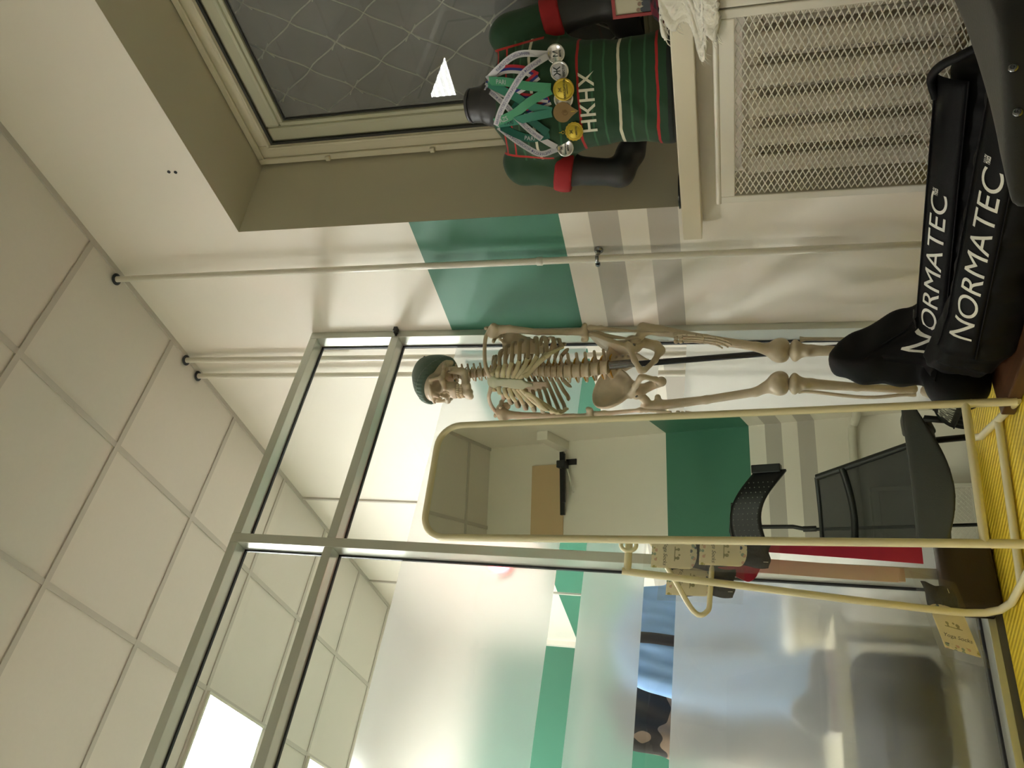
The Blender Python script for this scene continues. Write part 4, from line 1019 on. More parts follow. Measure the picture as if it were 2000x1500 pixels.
# legs
for s in (1, -1):
    S = lambda x, y, z: (x*s, y, z)
    kx = .052 if s < 0 else .062; an = .050 if s < 0 else .082
    fe = [S(.134 if s < 0 else .150, -.014, 1.005), S(.126 if s < 0 else .142, -.010, .95), S(.099 if s < 0 else .116, .003, .80), S(.070 if s < 0 else .087, .006, .64), S(kx, -.002, .585)]
    def ff(P):
        d = d_chain(P, fe, [.0205, .0175, .0140, .0150, .024], .008)
        d = smin(d, d_chain(P, [S(.088, .006, 1.032), S(.122, -.006, 1.005)], [.0145, .015], .01), .014)
        d = np.minimum(d, d_ball(P, S(.090, .008, 1.032), .0235)); d = smin(d, d_ball(P, S(.118, -.024, .965), .011), .012)
        for x in (kx-.019, kx+.019):
            d = smin(d, d_ell(P, S(x, -.008, .564), (.0215, .030, .027)), .026)
        return smin(d, d_ell(P, S(kx, .022, .572), (.021, .013, .023)), .008)
    lo = (min(S(.015, 0, 0)[0], S(.185, 0, 0)[0]), -.06, .52); hi = (max(S(.015, 0, 0)[0], S(.185, 0, 0)[0]), .06, 1.075)
    bone('femur', ff, lo, hi, .0034)
    put('hip_pin', MB().lathe([(.0, 0), (.006, 0), (.006, .004), (0, .006)], S(.090, .031, 1.032), 12, (0, 1, 0)).box(S(.090, 0, 0)[0]-.004, S(.090, 0, 0)[0]+.004, .029, .032, 1.024, 1.046), M_steel, sk, local=True)
    ti = [S(kx, -.004, .512), S(kx, -.002, .47), S(kx*.6+an*.4, .006, .33), S(an, -.006, .20), S(an, -.008, .165)]
    bone('tibia', lambda P: smin(smin(d_chain(P, ti, [.024, .018, .0130, .0125, .0165], .008), d_ell(P, S(kx, -.004, .520), (.037, .026, .016)), .018), d_ball(P, S(kx, .018, .485), .011), .012),
         (min(S(.01, 0, 0)[0], S(.115, 0, 0)[0]), -.05, .14), (max(S(.01, 0, 0)[0], S(.115, 0, 0)[0]), .045, .545), .0032)
    fi = [S(kx+.032, -.022, .505), S(kx+.034, -.018, .46), S(an+.032, -.016, .30), S(an+.022, -.014, .19), S(an+.020, -.014, .152)]
    put('fibula', MB().tube(catmull(fi, 5), [.010, .0085, .007, .0062, .006]+[.0056]*10+[.0058, .0065, .0075, .0085, .009, .008], 10), M_bone, sk, local=True)
    ft = MB()
    ft.tube([S(an, -.045, .085), S(an, -.02, .11), S(an, .01, .125), S(an, .05, .115)], [.016, .022, .021, .015], 10)
    for k in range(5):
        x = an-.022+.012*k+.0; l = .082-.006*k
        ft.tube([S(an-.012+.006*k, .05, .112), S(x, .05+l*.5, .095), S(x, .05+l, .080), S(x, .05+l+.035-.004*k, .074)], [.007, .0045, .006, .004], 7)
    put('foot', ft, M_bone, sk, local=True)
# stand
def lc(x, y, z): return base_matrix(sk).inverted() @ Vector((x, y, z))
put('stand_rod', MB().tube([lc(-.343, .399, 1.11), lc(-.257, .448, .62), lc(-.155, .503, .045)], .0105, 14), M_dark_steel, sk, local=True)
put('rod_clamp', MB().tube([lc(-.346, .395, 1.125), lc(-.328, .402, 1.035)], .0145, 14).tube([lc(-.352, .382, 1.12), lc(-.336, .39, 1.05)], .006, 10), M_steel, sk, local=True)
put('stand_base', MB().lathe([(.068, .0115), (.068, .028), (.03, .04), (.014, .06), (0, .06)], lc(-.15, .497, 0), 32), M_dark_steel, sk, local=True)

# skull
HM = Matrix.Translation((TX+.018, .012+TY, 1.693)) @ Matrix.Rotation(math.radians(-18), 4, 'Z') @ Matrix.Rotation(math.radians(-2), 4, 'X') @ Matrix.Scale(.93, 4)
def cran(P):
    d = d_ell(P, (0, -.018, .072), (.071, .094, .070)); d = smin(d, d_ell(P, (0, .042, .062), (.060, .042, .052)), .02)
    return smin(d, d_ell(P, (0, -.045, .035), (.058, .060, .042)), .02)
def skull(P):
    d = cran(P)
    d = smin(d, d_ell(P, (0, .060, .004), (.034, .034, .044)), .016)
    d = smin(d, d_box(P, (0, .064, -.036), (.0255, .027, .014), .011), .012)
    d = smin(d, d_ell(P, (0, .086, .050), (.046, .014, .010)), .010)                 # brow
    d = smin(d, d_cone(P, (0, .092, .036), (0, .106, .014), .008, .0055), .007)      # nose bridge
    for s in (1, -1):
        d = smin(d, d_chain(P, [(.026*s, .084, -.004), (.046*s, .070, .002), (.056*s, .054, .008)], [.008, .011, .009], .006), .008)   # cheek
        d = smin(d, d_cone(P, (.055*s, .058, .008), (.053*s, .064, .048), .0070, .0070), .006)
        d = smin(d, d_ball(P, (.055*s, -.035, -.008), .011), .012)                   # mastoid
        d = smin(d, d_ell(P, (.056*s, -.012, .022), (.015, .042, .034)), .012)
    for s in (1, -1):
        d = smax(d, -d_ell(P, (.0335*s, .088, .0265), (.0222, .050, .0198), rot('Z', -14*s)), .004)
        d = smax(d, -smin(d_ell(P, (.0072*s, .108, -.007), (.0105, .036, .015)), d_ell(P, (.004*s, .108, .006), (.006, .030, .012)), .004), .003)
        d = smax(d, -d_ell(P, (.080*s, .034, .046), (.016, .026, .028)), .010)       # temple
        d = smax(d, -d_ell(P, (.064*s, .032, -.012), (.014, .024, .026)), .006)      # hollow behind the cheek
        d = smax(d, -d_ell(P, (.050*s, .046, -.034), (.018, .028, .020)), .006)
    for s in (1, -1):
        d = np.minimum(d, d_chain(P, [(.055*s, .054, .004), (.066*s, .032, .003), (.070*s, .008, .004), (.064*s, -.016, .010)], [.0095, .0075, .0070, .0080], .006))  # cheek arch
    return d
so = put('skull', sdf_mesh('skull', skull, (-.085, -.125, -.075), (.085, .125, .155), .0024, HM), M_bone, sk, local=True)
def jaw(P):
    d = None
    for s in (1, -1):
        c = d_chain(P, [(0, .086, -.096), (.026*s, .072, -.093), (.046*s, .020, -.076), (.050*s, .006, -.062)], [.0125, .0105, .0095, .0095], .008)
        c = smin(c, d_chain(P, [(0, .083, -.078), (.025*s, .067, -.077), (.042*s, .026, -.068)], [.009, .009, .008], .008), .01)
        c = smin(c, d_chain(P, [(.048*s, .014, -.070), (.053*s, .002, -.030), (.054*s, -.004, .0)], [.012, .010, .007], .008), .01)
        c = smin(c, d_chain(P, [(.048*s, .020, -.058), (.053*s, .022, -.012)], [.008, .004], .008), .01)
        d = c if d is None else smin(d, c, .008)
    return smin(d, d_ell(P, (0, .092, -.098), (.018, .009, .010)), .008)
put('mandible', sdf_mesh('mandible', jaw, (-.08, -.03, -.125), (.08, .115, .02), .0024, HM), M_bone, sk, local=True)
th = MB()
for row, z, rr in ((0, -.0545, .0), (1, -.0675, -.002)):
    for k in range(14):
        a = math.radians(-84+168*k/13); p = Vector(((.0285+rr)*math.sin(a)*1.0, .064+(.031+rr)*math.cos(a), z))
        th.lathe([(.0, -.0062), (.0026, -.0054), (.0031, 0), (.0028, .005), (0, .0062)], HM @ p, 8)
put('teeth', th, pm('teeth', rgb(214, 200, 168), .35), so)

# beanie on the skull: a thing of its own
be = thing('beanie', 'dark green knitted beanie on the head of the skeleton', 'hat', base_matrix(sk) @ (HM @ Vector((0, -.01, .05))), sk.rotation_euler.z)
BM = base_matrix(be).inverted() @ base_matrix(sk) @ HM
def cut(P): return (.066-P[..., 2])+(P[..., 1]-.06)*.62        # rim drops towards the nape
def hat(P):
    rib_ = .0012*np.sin(np.arctan2(P[..., 0], P[..., 1]+.02)*46)
    d = smin(cran(P)-.0085, d_ell(P, (.0, -.052, .118), (.048, .052, .030)), .035); d = smin(d, d_ell(P, (0, -.035, .142), (.022, .024, .011)), .018)
    d = d+rib_*.5
    rim = smax(cran(P)-.0125+rib_, np.abs(cut(P)+.016)-.017, .004)
    return smin(smax(d, cut(P), .004), rim, .004)
M_knit = pm('green_knit', rgb(82, 104, 92), .85, noise=(60, .12), bump=(220, .5), sheen=.3)
put('knit', sdf_mesh('knit', hat, (-.10, -.135, -.06), (.10, .11, .185), .0030, BM), M_knit, be, local=True)
tm = MB().box(-.006, .008, -.006, .006, -.004, .004).mesh('tag'); tm.transform(BM @ Matrix.Translation((-.050, -.080, .112)) @ Matrix.Rotation(.6, 4, 'Y'))
put('tag', tm, M_black, be, local=True)
# ------------------------------------------------------------------ black compression boots on a brown board
M_nylon = pm('black_nylon', rgb(13, 14, 16), .6, noise=(30, .15), bump=(40, .5), spec=.18)
M_nylon2 = pm('black_band', rgb(8, 8, 11), .6, bump=(200, .2), spec=.2)
M_sole = pm('sole_grey', rgb(44, 43, 46), .7, bump=(90, .3))
M_boottext = pm('boot_print', rgb(224, 224, 214), .5)
def boot(label, A, B, toe, rA, rB, text_s, fs=1.0, heel=None, group='compression boots'):
    """A ankle centre, B open end centre (world); leg lies along A-B, the foot rises to toe"""
    A, B, toe = Vector(A), Vector(B), Vector(toe)
    t = thing('compression_boot', label, 'compression boot', (A.x, A.y, .045), 0, group)
    ax = (B-A).normalized(); upv = Vector((0, 0, 1)); side = ax.cross(upv).normalized()      # side points away from the camera
    Mb = np.array([list(ax), list(side), list(upv)]).T
    Lg = (B-A).length
    def leg(P):
        q = (P-np.array(A)) @ Mb; tt = np.clip(q[..., 0]/Lg, 0, 1); r = rA+(rB-rA)*tt
        wr = .004*np.sin(q[..., 0]*44+q[..., 1]*20)*np.sin(q[..., 2]*30+1)+.003*np.sin(q[..., 0]*90)
        d = np.hypot(q[..., 1]/1.02, (q[..., 2])/.96)-r+wr
        d = smax(d, np.abs(q[..., 0]-Lg/2)-Lg/2-.03, .02)
        return smax(d, -(P[..., 2]-.047), .012)
    fd = (toe-A).normalized(); fl = (toe-A).length
    Rf = np.array([list(fd), list(side), list(fd.cross(side))]).T
    def foot(P):
        q = (P-np.array(A)) @ Rf
        hw = np.interp(q[..., 0], [-.12, -.02, .10, fl-.05, fl], [.075*fs, .085*fs, .078*fs, .066*fs, .040*fs]); hd = np.interp(q[..., 0], [-.12, .0, .12, fl-.06, fl], [.085*fs, .090*fs, .070*fs, .050*fs, .034*fs])
        d = np.maximum(np.abs(q[..., 1])-hw, np.abs(q[..., 2])-hd)
        d = smax(np.abs(q[..., 1])-hw, np.abs(q[..., 2])-hd, .03)
        d = smax(d, np.abs(q[..., 0]-(fl-.11)/2)-(fl+.11)/2, .02)
        return smax(d, -(P[..., 2]-.047), .01)
    def shape(P):
        d = smin(leg(P), foot(P)+.003*np.sin(P[..., 2]*60+P[..., 0]*30), .035)
        return smin(d, smax(d_ell(P, *heel), -(P[..., 2]-.012), .01), .05) if heel else d
    pts = np.array([A, B, toe]); lo = pts.min(0)-.19; hi = pts.max(0)+.17; lo[2] = .0
    bm = sdf_mesh('shell', shape, lo, hi, .0075); put('shell', bm, M_nylon, t)
    T = BVHTree.FromPolygons([v.co for v in bm.vertices], [p.vertices for p in bm.polygons])
    cs = side                                                                               # camera side
    def on(u, w, off):
        """u metres from the ankle, w across (0 = crest, + down the camera side)"""
        o = A+ax*u; r = rA+(rB-rA)*u/Lg; a = w/r
        d = (upv*math.cos(a)+cs*math.sin(a)).normalized()
        h = T.ray_cast(o+d*.5, -d)
        return o+d*(max(r+.004, (h[0]-o).length if h[0] is not None else 0)+off)
    m = MB(); w0, w1 = text_s-.030, text_s+.055
    m.grid(lambda a, b: on(-.02+(Lg+.02)*a, w0+(w1-w0)*b, .0022), 34, 7)
    bp = put('band', m, M_nylon2, t, solid=.0016)
    for w in (w0, w1): put('seam', MB().tube([on(-.02+(Lg+.02)*k/20, w, .004) for k in range(21)], .0022, 6), M_nylon2, bp)
    return t, on, bp, A, ax, Lg, T
def boot_text(on, bp, u0, w, size, width=1.25):
    me = fine(text_mesh('NORMATEC', size, align='LEFT', bold=0, width=width, shear=.12, res=7))
    put('lettering', bend_mesh(me, lambda p: on(u0+p.x, w-p.y, .0052)), M_boottext, bp)
b1 = boot('black boot with white lettering lying farther back, its toe pointing up', (-.465, .150, .128), (-.258, -.575, .160), (-.620, .168, .312), .088, .096, .050, heel=((-.600, .165, .125), (.082, .072, .082)))
b2 = boot('black boot with white lettering lying nearer the grey chair', (-.605, -.055, .118), (-.50, -.70, .118), (-.690, .03, .150), .080, .095, .052, .78)
boot_text(b1[1], b1[2], .010, .085, .062, 1.38)
boot_text(b2[1], b2[2], .03, .092, .064, 1.32)
sl_ = b1[1](.70, .02, .0)
put('pull_loop', MB().tube(catmull([sl_, sl_+Vector((.0, -.05, .018)), sl_+Vector((-.03, -.10, .012)), sl_+Vector((-.06, -.14, -.015)), sl_+Vector((-.10, -.19, -.05))], 6), .010, 10), M_nylon2, b1[0])
# small grey size mark with its arrow, beyond the lettering, and the zip pull by the ankle
for bb, u in ((b1, .47), (b2, .50)):
    on = bb[1]; me = text_mesh('HYPER', .018, align='LEFT', bold=.0004)
    put('size_mark', bend_mesh(me, lambda p: on(u+p.y*.0+p.x*.35, .045+p.y*1.2, .0042)), M_boottext, bb[2])
zp = MB()
z0 = Vector((-.51, .05, .24))
h = b1[6].ray_cast(z0+Vector((-.5, -.4, .2)), (Vector((.5, .4, -.2))).normalized())[0] or z0
zp.bar(h+Vector((-.004, -.004, .0)), h+Vector((.022, -.02, .006)), .008, .004)
zp.bar(h+Vector((.022, -.02, .006)), h+Vector((.04, -.034, .004)), .005, .003)
put('zip_pull', zp, M_steel, b1[0])
def board():
    m, nt, b, out = nodes('brown_wood'); L = nt.links.new
    tc = N(nt, 'ShaderNodeTexCoord'); mp_ = N(nt, 'ShaderNodeMapping'); mp_.inputs['Scale'].default_value = (60, 4, 60); L(tc.outputs['Object'], mp_.inputs[0])
    t = N(nt, 'ShaderNodeTexNoise'); t.inputs['Scale'].default_value = 1.2; L(mp_.outputs[0], t.inputs['Vector'])
    L(mixc(nt, t.outputs['Fac'], rgb(62, 38, 22), rgb(104, 68, 40)), b.inputs['Base Color']); b.inputs['Roughness'].default_value = .45; return m
t = thing('board', 'low brown wooden board under the black boots', 'board', (-.45, -.30, .0115))
Mq = Matrix.Translation((-.45, -.33, 0)) @ Matrix.Rotation(math.radians(6), 4, 'Z')
put('plank', MB().prism([(-.305, -.62), (.30, -.62), (.30, .50), (-.22, .50)], .0115, .045, Mq), board(), t, bevel=.004)

# ------------------------------------------------------------------ grey lounge chair beside the camera
M_sling = pm('charcoal_sling', rgb(70, 70, 70), .4, spec=.5, bump=(240, .25))
M_frame = pm('chair_frame', rgb(38, 39, 38), .45)
def mesh_fabric():
    m, nt, b, out = nodes('mesh_fabric'); L = nt.links.new
    b.inputs['Base Color'].default_value = (*rgb(58, 60, 58), 1); b.inputs['Roughness'].default_value = .8
    t = N(nt, 'ShaderNodeBsdfTransparent'); mx = N(nt, 'ShaderNodeMixShader'); mx.inputs[0].default_value = .72
    L(t.outputs[0], mx.inputs[1]); L(b.outputs[0], mx.inputs[2]); L(mx.outputs[0], out.inputs['Surface']); return m
M_meshfab = mesh_fabric()
ch = thing('lounge_chair', 'dark grey sling lounge chair with steel rivets, in the right corner and in the mirror', 'chair', (-.77, -1.2, .0115))
XC, XH = -.765, .375
def leaf(P):
    u = np.clip((P[..., 0]-(XC-XH))/(2*XH), 0, 1); s = np.sin(PI*u)
    yb = -.898-.122*s**1.4; yf = -.898-.012*s; zb = .322-.030-.115*s**1.3
    d = smax(smax(P[..., 1]-yf, yb-P[..., 1], .010), smax(P[..., 2]-.322-.012*(1-s), zb-P[..., 2]+np.clip(yf-P[..., 1], 0, 1)*.42, .016), .014)
    return smax(d, np.abs(P[..., 0]-XC)-XH, .01)
lm = sdf_mesh('seat_sling', leaf, (XC-XH-.02, -1.10, .15), (XC+XH+.02, -.87, .36), .0065)
put('seat_sling', lm, M_sling, ch)
LB = BVHTree.FromPolygons([v.co for v in lm.vertices], [p.vertices for p in lm.polygons])
for x in (-.985, -.905, -.66):
    h = LB.ray_cast(Vector((x-.2, -1.5, .311)), Vector((.2, .5, 0)).normalized())
    if h[0] is not None: put('rivet', MB().lathe([(.0072, 0), (.007, .003), (.004, .0045), (.0, .0035)], h[0], 18, h[1]), M_steel, ch)
put('seat_mesh', MB().grid(lambda u, v: (XC-.30+.60*u, -1.06-.42*v, .262-.03*math.sin(PI*v)-.02*math.sin(PI*u)), 12, 12), M_sling, ch, solid=.006)
def back_pt(u, v):      # u across, v up the backrest
    w = .31-.11*v; return Vector((XC+w*(2*u-1), -1.47-.13*v-.05*math.sin(PI*u)*(1-.3*v), .285+.46*v))
put('backrest', MB().grid(lambda u, v: back_pt(u, v), 14, 14), M_meshfab, ch, solid=.004)
m = MB()
for u in (0, 1): m.tube([back_pt(u, v/10) for v in range(11)], .015, 10)
put('back_frame', m, M_frame, ch)['kind'] = 'stuff'
put('top_rail', MB().tube([back_pt(u/12, 1) for u in range(13)], .010, 10), M_frame, ch)
for v in (.74, .10): put('cross_bar', MB().tube([back_pt(u/12, v)+Vector((0, .006, -.03*math.sin(PI*u/12))) for u in range(13)], .016, 10), M_frame, ch)
for s in (-1, 1):
    put('leg', MB().tube([(XC+s*.30, -1.44, .27), (XC+s*.295, -1.40, .12), (XC+s*.29, -1.38, .022)], .014, 10), M_frame, ch)
    put('leg', MB().tube([(XC+s*.30, -1.04, .255), (XC+s*.27, -1.02, .12), (XC+s*.25, -1.00, .022)], .013, 10), M_frame, ch)
    put('side_rail', MB().tube([(XC+s*.30, -1.06, .25), (XC+s*.305, -1.28, .235), (XC+s*.31, -1.47, .285)], .013, 10), M_frame, ch)
    put('armrest', MB().tube(catmull([(XC+s*.345, -1.05, .20), (XC+s*.355, -1.04, .285), (XC+s*.345, -1.18, .33), (XC+s*.33, -1.40, .34)], 6), .014, 10), M_sling, ch)
put('floor_bar', MB().tube([(XC-.25, -1.00, .022), (XC+.25, -1.00, .022)], .010, 10), M_frame, ch)

# light therapy panel on a pole behind the chair (seen in the mirror)
lp = thing('therapy_panel', 'black dotted light therapy panel on a thin pole behind the chair, seen in the mirror', 'lamp', (-.79, -1.72, 0))
def pan(u, v): return Vector((-.50-.44*u, -1.70+.045*math.sin(u*5.2), .925+.15*v+.10*u+.05*math.sin(u*4.4-.6)))
put('pad', MB().grid(pan, 22, 8), pm('panel_black', rgb(20, 21, 20), .5), lp, solid=.016)
dt = MB()
for i in range(15):
    for j in range(6):
        p = pan(.14+.8*i/14, .12+.76*j/5); dt.lathe([(.0028, 0), (.0028, .001)], p+Vector((0, .0085, 0)), 8, (0, 1, 0))
put('diodes', dt, pm('diode_grey', rgb(110, 112, 106), .4), lp)['kind'] = 'stuff'
put('end_clip', MB().box(-.512, -.47, -1.72, -1.67, .92, 1.06), M_black, lp, bevel=.004)
put('hinge_strip', MB().tube([pan(.36, 1.02), pan(.66, 1.04), pan(.92, 1.02)], .008, 8), M_black, lp)
put('arm', MB().tube([pan(.62, 0), (-.775, -1.715, .885), (-.785, -1.72, .84)], .010, 10).lathe([(.014, -.03), (.014, .03)], (-.787, -1.72, .81), 12), M_black, lp)
put('pole', MB().tube([(-.79, -1.72, .84), (-.79, -1.72, .026)], .008, 10), M_black, lp)
put('pole_foot', MB().lathe([(.15, .0005), (.15, .012), (.03, .024), (.0, .026)], (-.79, -1.72, 0), 28), M_black, lp)

# ------------------------------------------------------------------ back wall, visible in the mirror
YB = Y_BACK
tag(put('wall_board', MB().box(-1.6, -.16, YB, YB+.012, 2.555, 2.80), pm('beige_board', rgb(206, 178, 138), .6, noise=(5, .05))), 'beige board fixed high on the back wall, seen in the mirror', 'board')
tag(put('cable_duct', MB().box(-.062, -.001, YB+.001, -2.36, 2.525, 2.605), M_white, bevel=.003), 'white boxed cable duct high in the wall corner, seen in the mirror', 'cable duct')
t = thing('screen_bracket', 'folded black screen bracket on the back wall below the beige board, seen in the mirror', 'bracket', (-.30, YB+.03, 2.53))
put('arm', MB().bar((-.08, YB+.03, 2.560), (-.52, YB+.035, 2.545), .020, .03), M_black, t)
put('arm', MB().bar((-.10, YB+.06, 2.535), (-.44, YB+.075, 2.520), .014, .024), M_black, t)
put('joint_box', MB().box(-.20, -.15, YB+.012, YB+.09, 2.515, 2.575), M_dark_steel, t, bevel=.004)
put('wall_plate', MB().box(-.17, -.13, YB+.0005, YB+.012, 2.46, 2.54), M_black, t)
tag(put('cable', MB().tube(catmull([(-.09, YB+.012, 2.555), (-.2, YB+.03, 2.52), (-.30, YB+.04, 2.485), (-.37, YB+.05, 2.46)], 5), .006, 8), M_pipe), 'white cable hanging from the duct below the black bracket, seen in the mirror', 'cable')
tag(put('wall_pipe', MB().tube(catmull([(-.028, -2.2, .60), (-.028, -2.55, .63), (-.045, YB+.06, .65), (-.12, YB+.028, .675), (-.6, YB+.028, .68), (-1.5, YB+.028, .68)], 6), .024, 14), M_pipe), 'white pipe running low along the back wall and round the corner, seen in the mirror', 'pipe')
cover((-.45, YB+.004, 0), (-1, 0, 0), (0, 1, 0), 1.0, .06, .60, .12, 'white mesh radiator cover on the back wall behind the chair, seen in the mirror', 34, 20)

# ------------------------------------------------------------------ the room beyond the glass
def garment(nm, label, cx, cy, w, ztop, zbot, depth, mat, folds, seed):
    t = thing(nm, label, 'jacket', (cx, cy, zbot), 0)
    def shape(P):
        u = np.abs(P[..., 0]-cx); z = P[..., 2]
        hw = np.interp(z, [zbot, ztop-.30, ztop-.10, ztop-.03, ztop], [w*.56, w*.5, w*.42, w*.26, w*.14])
        dp = np.interp(z, [zbot, ztop-.2, ztop], [depth, depth*.9, depth*.45])
        fo = .010*np.sin(P[..., 0]*folds+z*13+seed)*np.sin(z*4+1+seed)+.006*np.sin(P[..., 0]*folds*2.3-z*21)
        d = ((u/hw)**2.5+(np.abs(P[..., 1]-cy)/dp)**2.5)**.4
        d = (d-1)*dp+fo
        for s in (1, -1):
            d = smin(d, d_chain(P, [(cx+s*w*.36, cy, ztop-.09), (cx+s*w*.50, cy-.01, ztop-.30), (cx+s*w*.52, cy-.02, zbot+.06)], [.045, .055, .045], .02)+fo*.7, .025)
        return smax(smax(d, z-ztop, .02), zbot-z, .01)
    o = put('cloth', sdf_mesh('cloth', shape, (cx-w*.75, cy-depth-.08, zbot-.02), (cx+w*.75, cy+depth+.08, ztop+.03), .011), mat, t)
    hk = MB().tube([(cx, cy, ztop-.01), (cx, cy, ztop+.05)]+[(cx+.018-.018*math.cos(a), cy, ztop+.05+.022*math.sin(a)) for a in [PI*k/8 for k in range(9)]], .003, 6)
    put('hanger_hook', hk, M_steel, t)
    return t, o
blue, bo = garment('blue_jacket', 'light blue jacket hanging beyond the glass, seen in the lower clear stripe', -.84, 1.60, .42, 1.20, .28, .085, pm('blue_cloth', rgb(150, 194, 252), .7, noise=(7, .1), bump=(9, .8)), 42, .4)
put('waist_band', MB().grid(lambda u, v: (-.855-.045*v, 1.508-.012*math.sin(u*9), .62+.50*u), 14, 5), pm('navy_tape', rgb(48, 48, 62), .7), blue, solid=.004)
def camo():
    m, nt, b, out = nodes('camouflage'); L = nt.links.new
    tc = N(nt, 'ShaderNodeTexCoord'); t = N(nt, 'ShaderNodeTexNoise'); t.inputs['Scale'].default_value = 8; t.inputs['Detail'].default_value = 1; L(tc.outputs['Object'], t.inputs['Vector'])
    L(mixc(nt, math_node(nt, 'GREATER_THAN', t.outputs['Fac'], .57), rgb(52, 48, 46), rgb(150, 130, 112)), b.inputs['Base Color']); b.inputs['Roughness'].default_value = .75; return m
garment('camo_jacket', 'black and tan camouflage jacket hanging beyond the glass, left of the blue jacket', -1.06, 1.80, .30, 1.24, .28, .06, camo(), 30, 2.0)
gk = thing('garment_rack', 'slim white garment rack standing beyond the frosted glass', 'rack', (-.95, 1.63, 0))
for y, z in ((1.60, 1.274), (1.80, 1.314)): put('rail', MB().tube([(-.52, y, z), (-1.45, y, z)], .008, 10), M_cover, gk)
for x in (-.52, -1.45):
    put('upright', MB().tube([(x, 1.70, .02), (x, 1.70, 1.20), (x, 1.80, 1.314), (x, 1.60, 1.274)], .009, 10), M_cover, gk)
    put('foot', MB().tube([(x, 1.43, .0115), (x, 1.83, .0115)], .011, 10), M_cover, gk)
bn = thing('bench', 'cream bench beyond the frosted glass with a dark bag under it', 'bench', (-1.5, .95, 0))
M_cream = pm('cream_laminate', rgb(226, 216, 186), .35)
put('seat', MB().box(-2.3, -1.04, .74, 1.16, .385, .425), M_cream, bn, bevel=.006)
for x in (-2.25, -1.075):
    for y in (.78, 1.12): put('leg', MB().box(x-.022, x+.022, y-.022, y+.022, .0005, .385), M_cream, bn)
put('stretcher', MB().box(-2.228, -1.097, .768, .792, .10, .13), M_cream, bn)
tag(put('travel_bag', rbox_mesh('travel_bag', -1.47, -1.13, .745, 1.05, .1315, .375, .05, .014), pm('bag_black', rgb(34, 40, 38), .6)), 'dark bag on the rail under the cream bench, blurred by the frosted glass', 'bag')
t = thing('shoe', 'black shoe with white and red stripes on the bench, blurred by the frosted glass', 'shoe', (-1.26, .79, .426))
put('upper', sdf_mesh('upper', lambda P: smax(smin(d_ell(P, (-1.26, .79, .462), (.125, .045, .042)), d_ell(P, (-1.33, .79, .50), (.055, .042, .055)), .03), .444-P[..., 2], .006), (-1.42, .72, .42), (-1.11, .86, .58), .008), pm('shoe_black', rgb(40, 38, 44), .6), t)
put('sole', MB().prism([(-1.385, .748), (-1.15, .752), (-1.132, .79), (-1.15, .828), (-1.385, .832)], .4262, .452), pm('shoe_white', rgb(228, 222, 218), .5), t)
put('stripe', MB().box(-1.385, -1.15, .7455, .7495, .434, .442), pm('shoe_red', rgb(150, 30, 50), .5), t)
t = thing('stool', 'white plastic stool beyond the frosted glass, right of the bench', 'stool', (-.93, 1.08, 0))
put('seat', MB().lathe([(.0, .545), (.10, .545), (.115, .535), (.115, .515), (.10, .51)], (-.93, 1.08, 0), 28), pm('gloss_white', rgb(238, 236, 226), .15), t)
put('skirt', MB().lathe([(.098, .51), (.075, .38), (.07, .36)], (-.93, 1.08, 0), 28), M_cream, t)
for k in range(4):
    a = PI/4+PI/2*k; put('leg', MB().tube([(-.93+.06*math.cos(a), 1.08+.06*math.sin(a), .40), (-.93+.11*math.cos(a), 1.08+.11*math.sin(a), .0125)], .012, 8), M_cream, t)
tag(put('red_basket', MB().lathe([(.10, .0005), (.13, .17), (.135, .175), (.125, .17), (.095, .01), (0, .01)], (-1.62, .86, 0), 28), pm('red_plastic', rgb(196, 60, 58), .5)), 'red basket on the floor beyond the frosted glass, below the bench', 'basket')
t = thing('red_lamp', 'small red-lit lamp on a thin stand, glowing through the frosted glass beside the partition post', 'lamp', (-.885, .85, 0))
put('lens', MB().lathe([(.034, 0), (.040, .006), (.034, .020), (.016, .030), (0, .032)], (-.885, .838, 1.52), 24, (0, -1, 0)), emitter('red_lens', (1.0, .06, .08), 22.0), t)
put('lamp_head', MB().lathe([(.040, 0), (.045, .004), (.045, .05), (.02, .06), (0, .06)], (-.885, .839, 1.52), 24, (0, 1, 0)), M_cover, t)
put('pole', MB().tube([(-.885, .87, .012), (-.885, .87, 1.49)], .006, 8), M_cover, t)
put('foot', MB().lathe([(.10, .0005), (.10, .012), (.0, .016)], (-.885, .87, 0), 24), M_cover, t)
# ------------------------------------------------------------------ ceiling lamps of the room beyond the glass, plus one added near fill
def lamp_material(name, s, c=(1, .985, .95)):
    m, nt, b, out = nodes(name); L = nt.links.new; nt.nodes.remove(b)
    tc = N(nt, 'ShaderNodeTexCoord'); sp = N(nt, 'ShaderNodeSeparateXYZ'); L(tc.outputs['Object'], sp.inputs[0])
    q = math_node(nt, 'FRACT', math_node(nt, 'ADD', math_node(nt, 'MULTIPLY', sp.outputs[0], 1/.14), .5))
    tube = math_node(nt, 'LESS_THAN', math_node(nt, 'ABSOLUTE', math_node(nt, 'SUBTRACT', q, .5)), .2)
    e = N(nt, 'ShaderNodeEmission'); e.inputs[0].default_value = (*c, 1)
    L(math_node(nt, 'ADD', math_node(nt, 'MULTIPLY', tube, s*1.6), s*.36), e.inputs[1])
    L(e.outputs[0], out.inputs['Surface']); return m
LAMP = 19.5
M_tubes = lamp_material('lamp_tubes', LAMP); M_fill = lamp_material('near_fill_tubes', 16.0, (1, .95, .87))
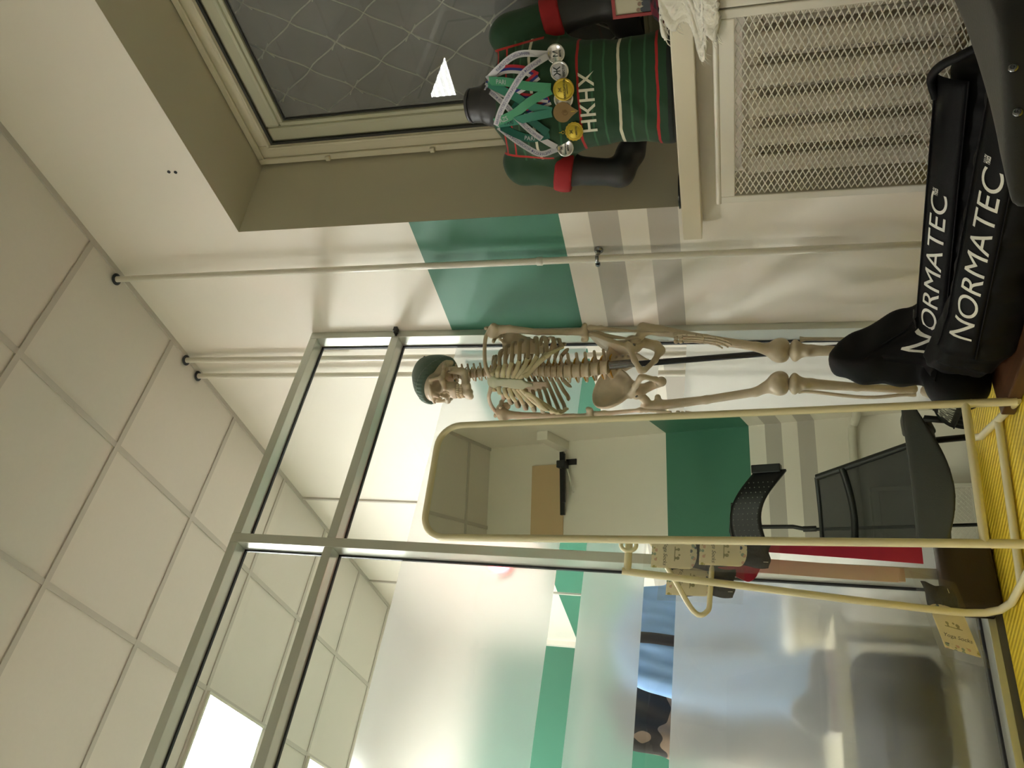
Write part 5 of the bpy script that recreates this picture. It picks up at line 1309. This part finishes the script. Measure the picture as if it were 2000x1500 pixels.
def lamp(x, y, label, mt=None):
    t = thing('ceiling_lamp', label, 'lamp', (x, y, CEIL))
    m = MB()
    for q in ((-.294, .294, -.294, -.280), (-.294, .294, .280, .294), (-.294, -.280, -.280, .280), (.280, .294, -.280, .280)):
        m.box(x+q[0], x+q[1], y+q[2], y+q[3], CEIL-.016, CEIL-.0012)
    put('frame', m, M_cover, t)
    o = put('diffuser', MB().box(-.280, .280, -.280, .280, -.010, -.0015), mt or M_tubes, t); o.matrix_parent_inverse = Matrix()
lamp(-1.483, 2.1, 'square ceiling lamp beyond the glass, in the upper corner by the bright transom pane')
lamp(-1.483, 3.3, 'square ceiling lamp farther beyond the glass, just behind the first lamp')
lamp(-3.283, 2.1, 'square ceiling lamp beyond the glass, reflected in the dark window pane')
lamp(-3.283, .3, 'unseen fill lamp added over the near side of the glass, left of the mirror', M_fill)  # added out of view to brighten the near room
lamp(-3.283, 3.3, 'square ceiling lamp deep in the far room, farthest to the left')

# ------------------------------------------------------------------ world, camera, colour
wd = bpy.data.worlds.new('night'); SC.world = wd; wd.use_nodes = True
bg = wd.node_tree.nodes['Background']; bg.inputs[0].default_value = (.55, .6, .7, 1); bg.inputs[1].default_value = .02
f, yaw, pit, rol = 1601.38, math.radians(37.466), math.radians(15.159), math.radians(-.148)
fw = Vector((math.sin(yaw)*math.cos(pit), math.cos(yaw)*math.cos(pit), math.sin(pit)))
rt = Vector((math.cos(yaw), -math.sin(yaw), 0)); up = rt.cross(fw)
r2 = rt*math.cos(rol)+up*math.sin(rol); u2 = up*math.cos(rol)-rt*math.sin(rol)
cd = bpy.data.cameras.new('camera'); cam = bpy.data.objects.new('camera', cd); COL.objects.link(cam)
# the phone was held sideways: the picture's right edge points to the floor
X, Y, Z = -u2, r2, -fw
cam.matrix_world = Matrix(((X.x, Y.x, Z.x, -2.1001), (X.y, Y.y, Z.y, -1.7927), (X.z, Y.z, Z.z, .71), (0, 0, 0, 1)))
cd.sensor_width = 36; cd.lens = f*36/2000; cd.clip_start = .02
SC.camera = cam
SC.view_settings.view_transform = 'Standard'; SC.view_settings.look = 'None'
SC.view_settings.gamma = 1; SC.view_settings.use_curve_mapping = False
SC.view_settings.exposure = 1.40
SC.cycles.use_denoising = True; SC.cycles.sample_clamp_indirect = 12
SC.cycles.max_bounces = 12; SC.cycles.diffuse_bounces = 6; SC.cycles.transmission_bounces = 8; SC.cycles.transparent_max_bounces = 24
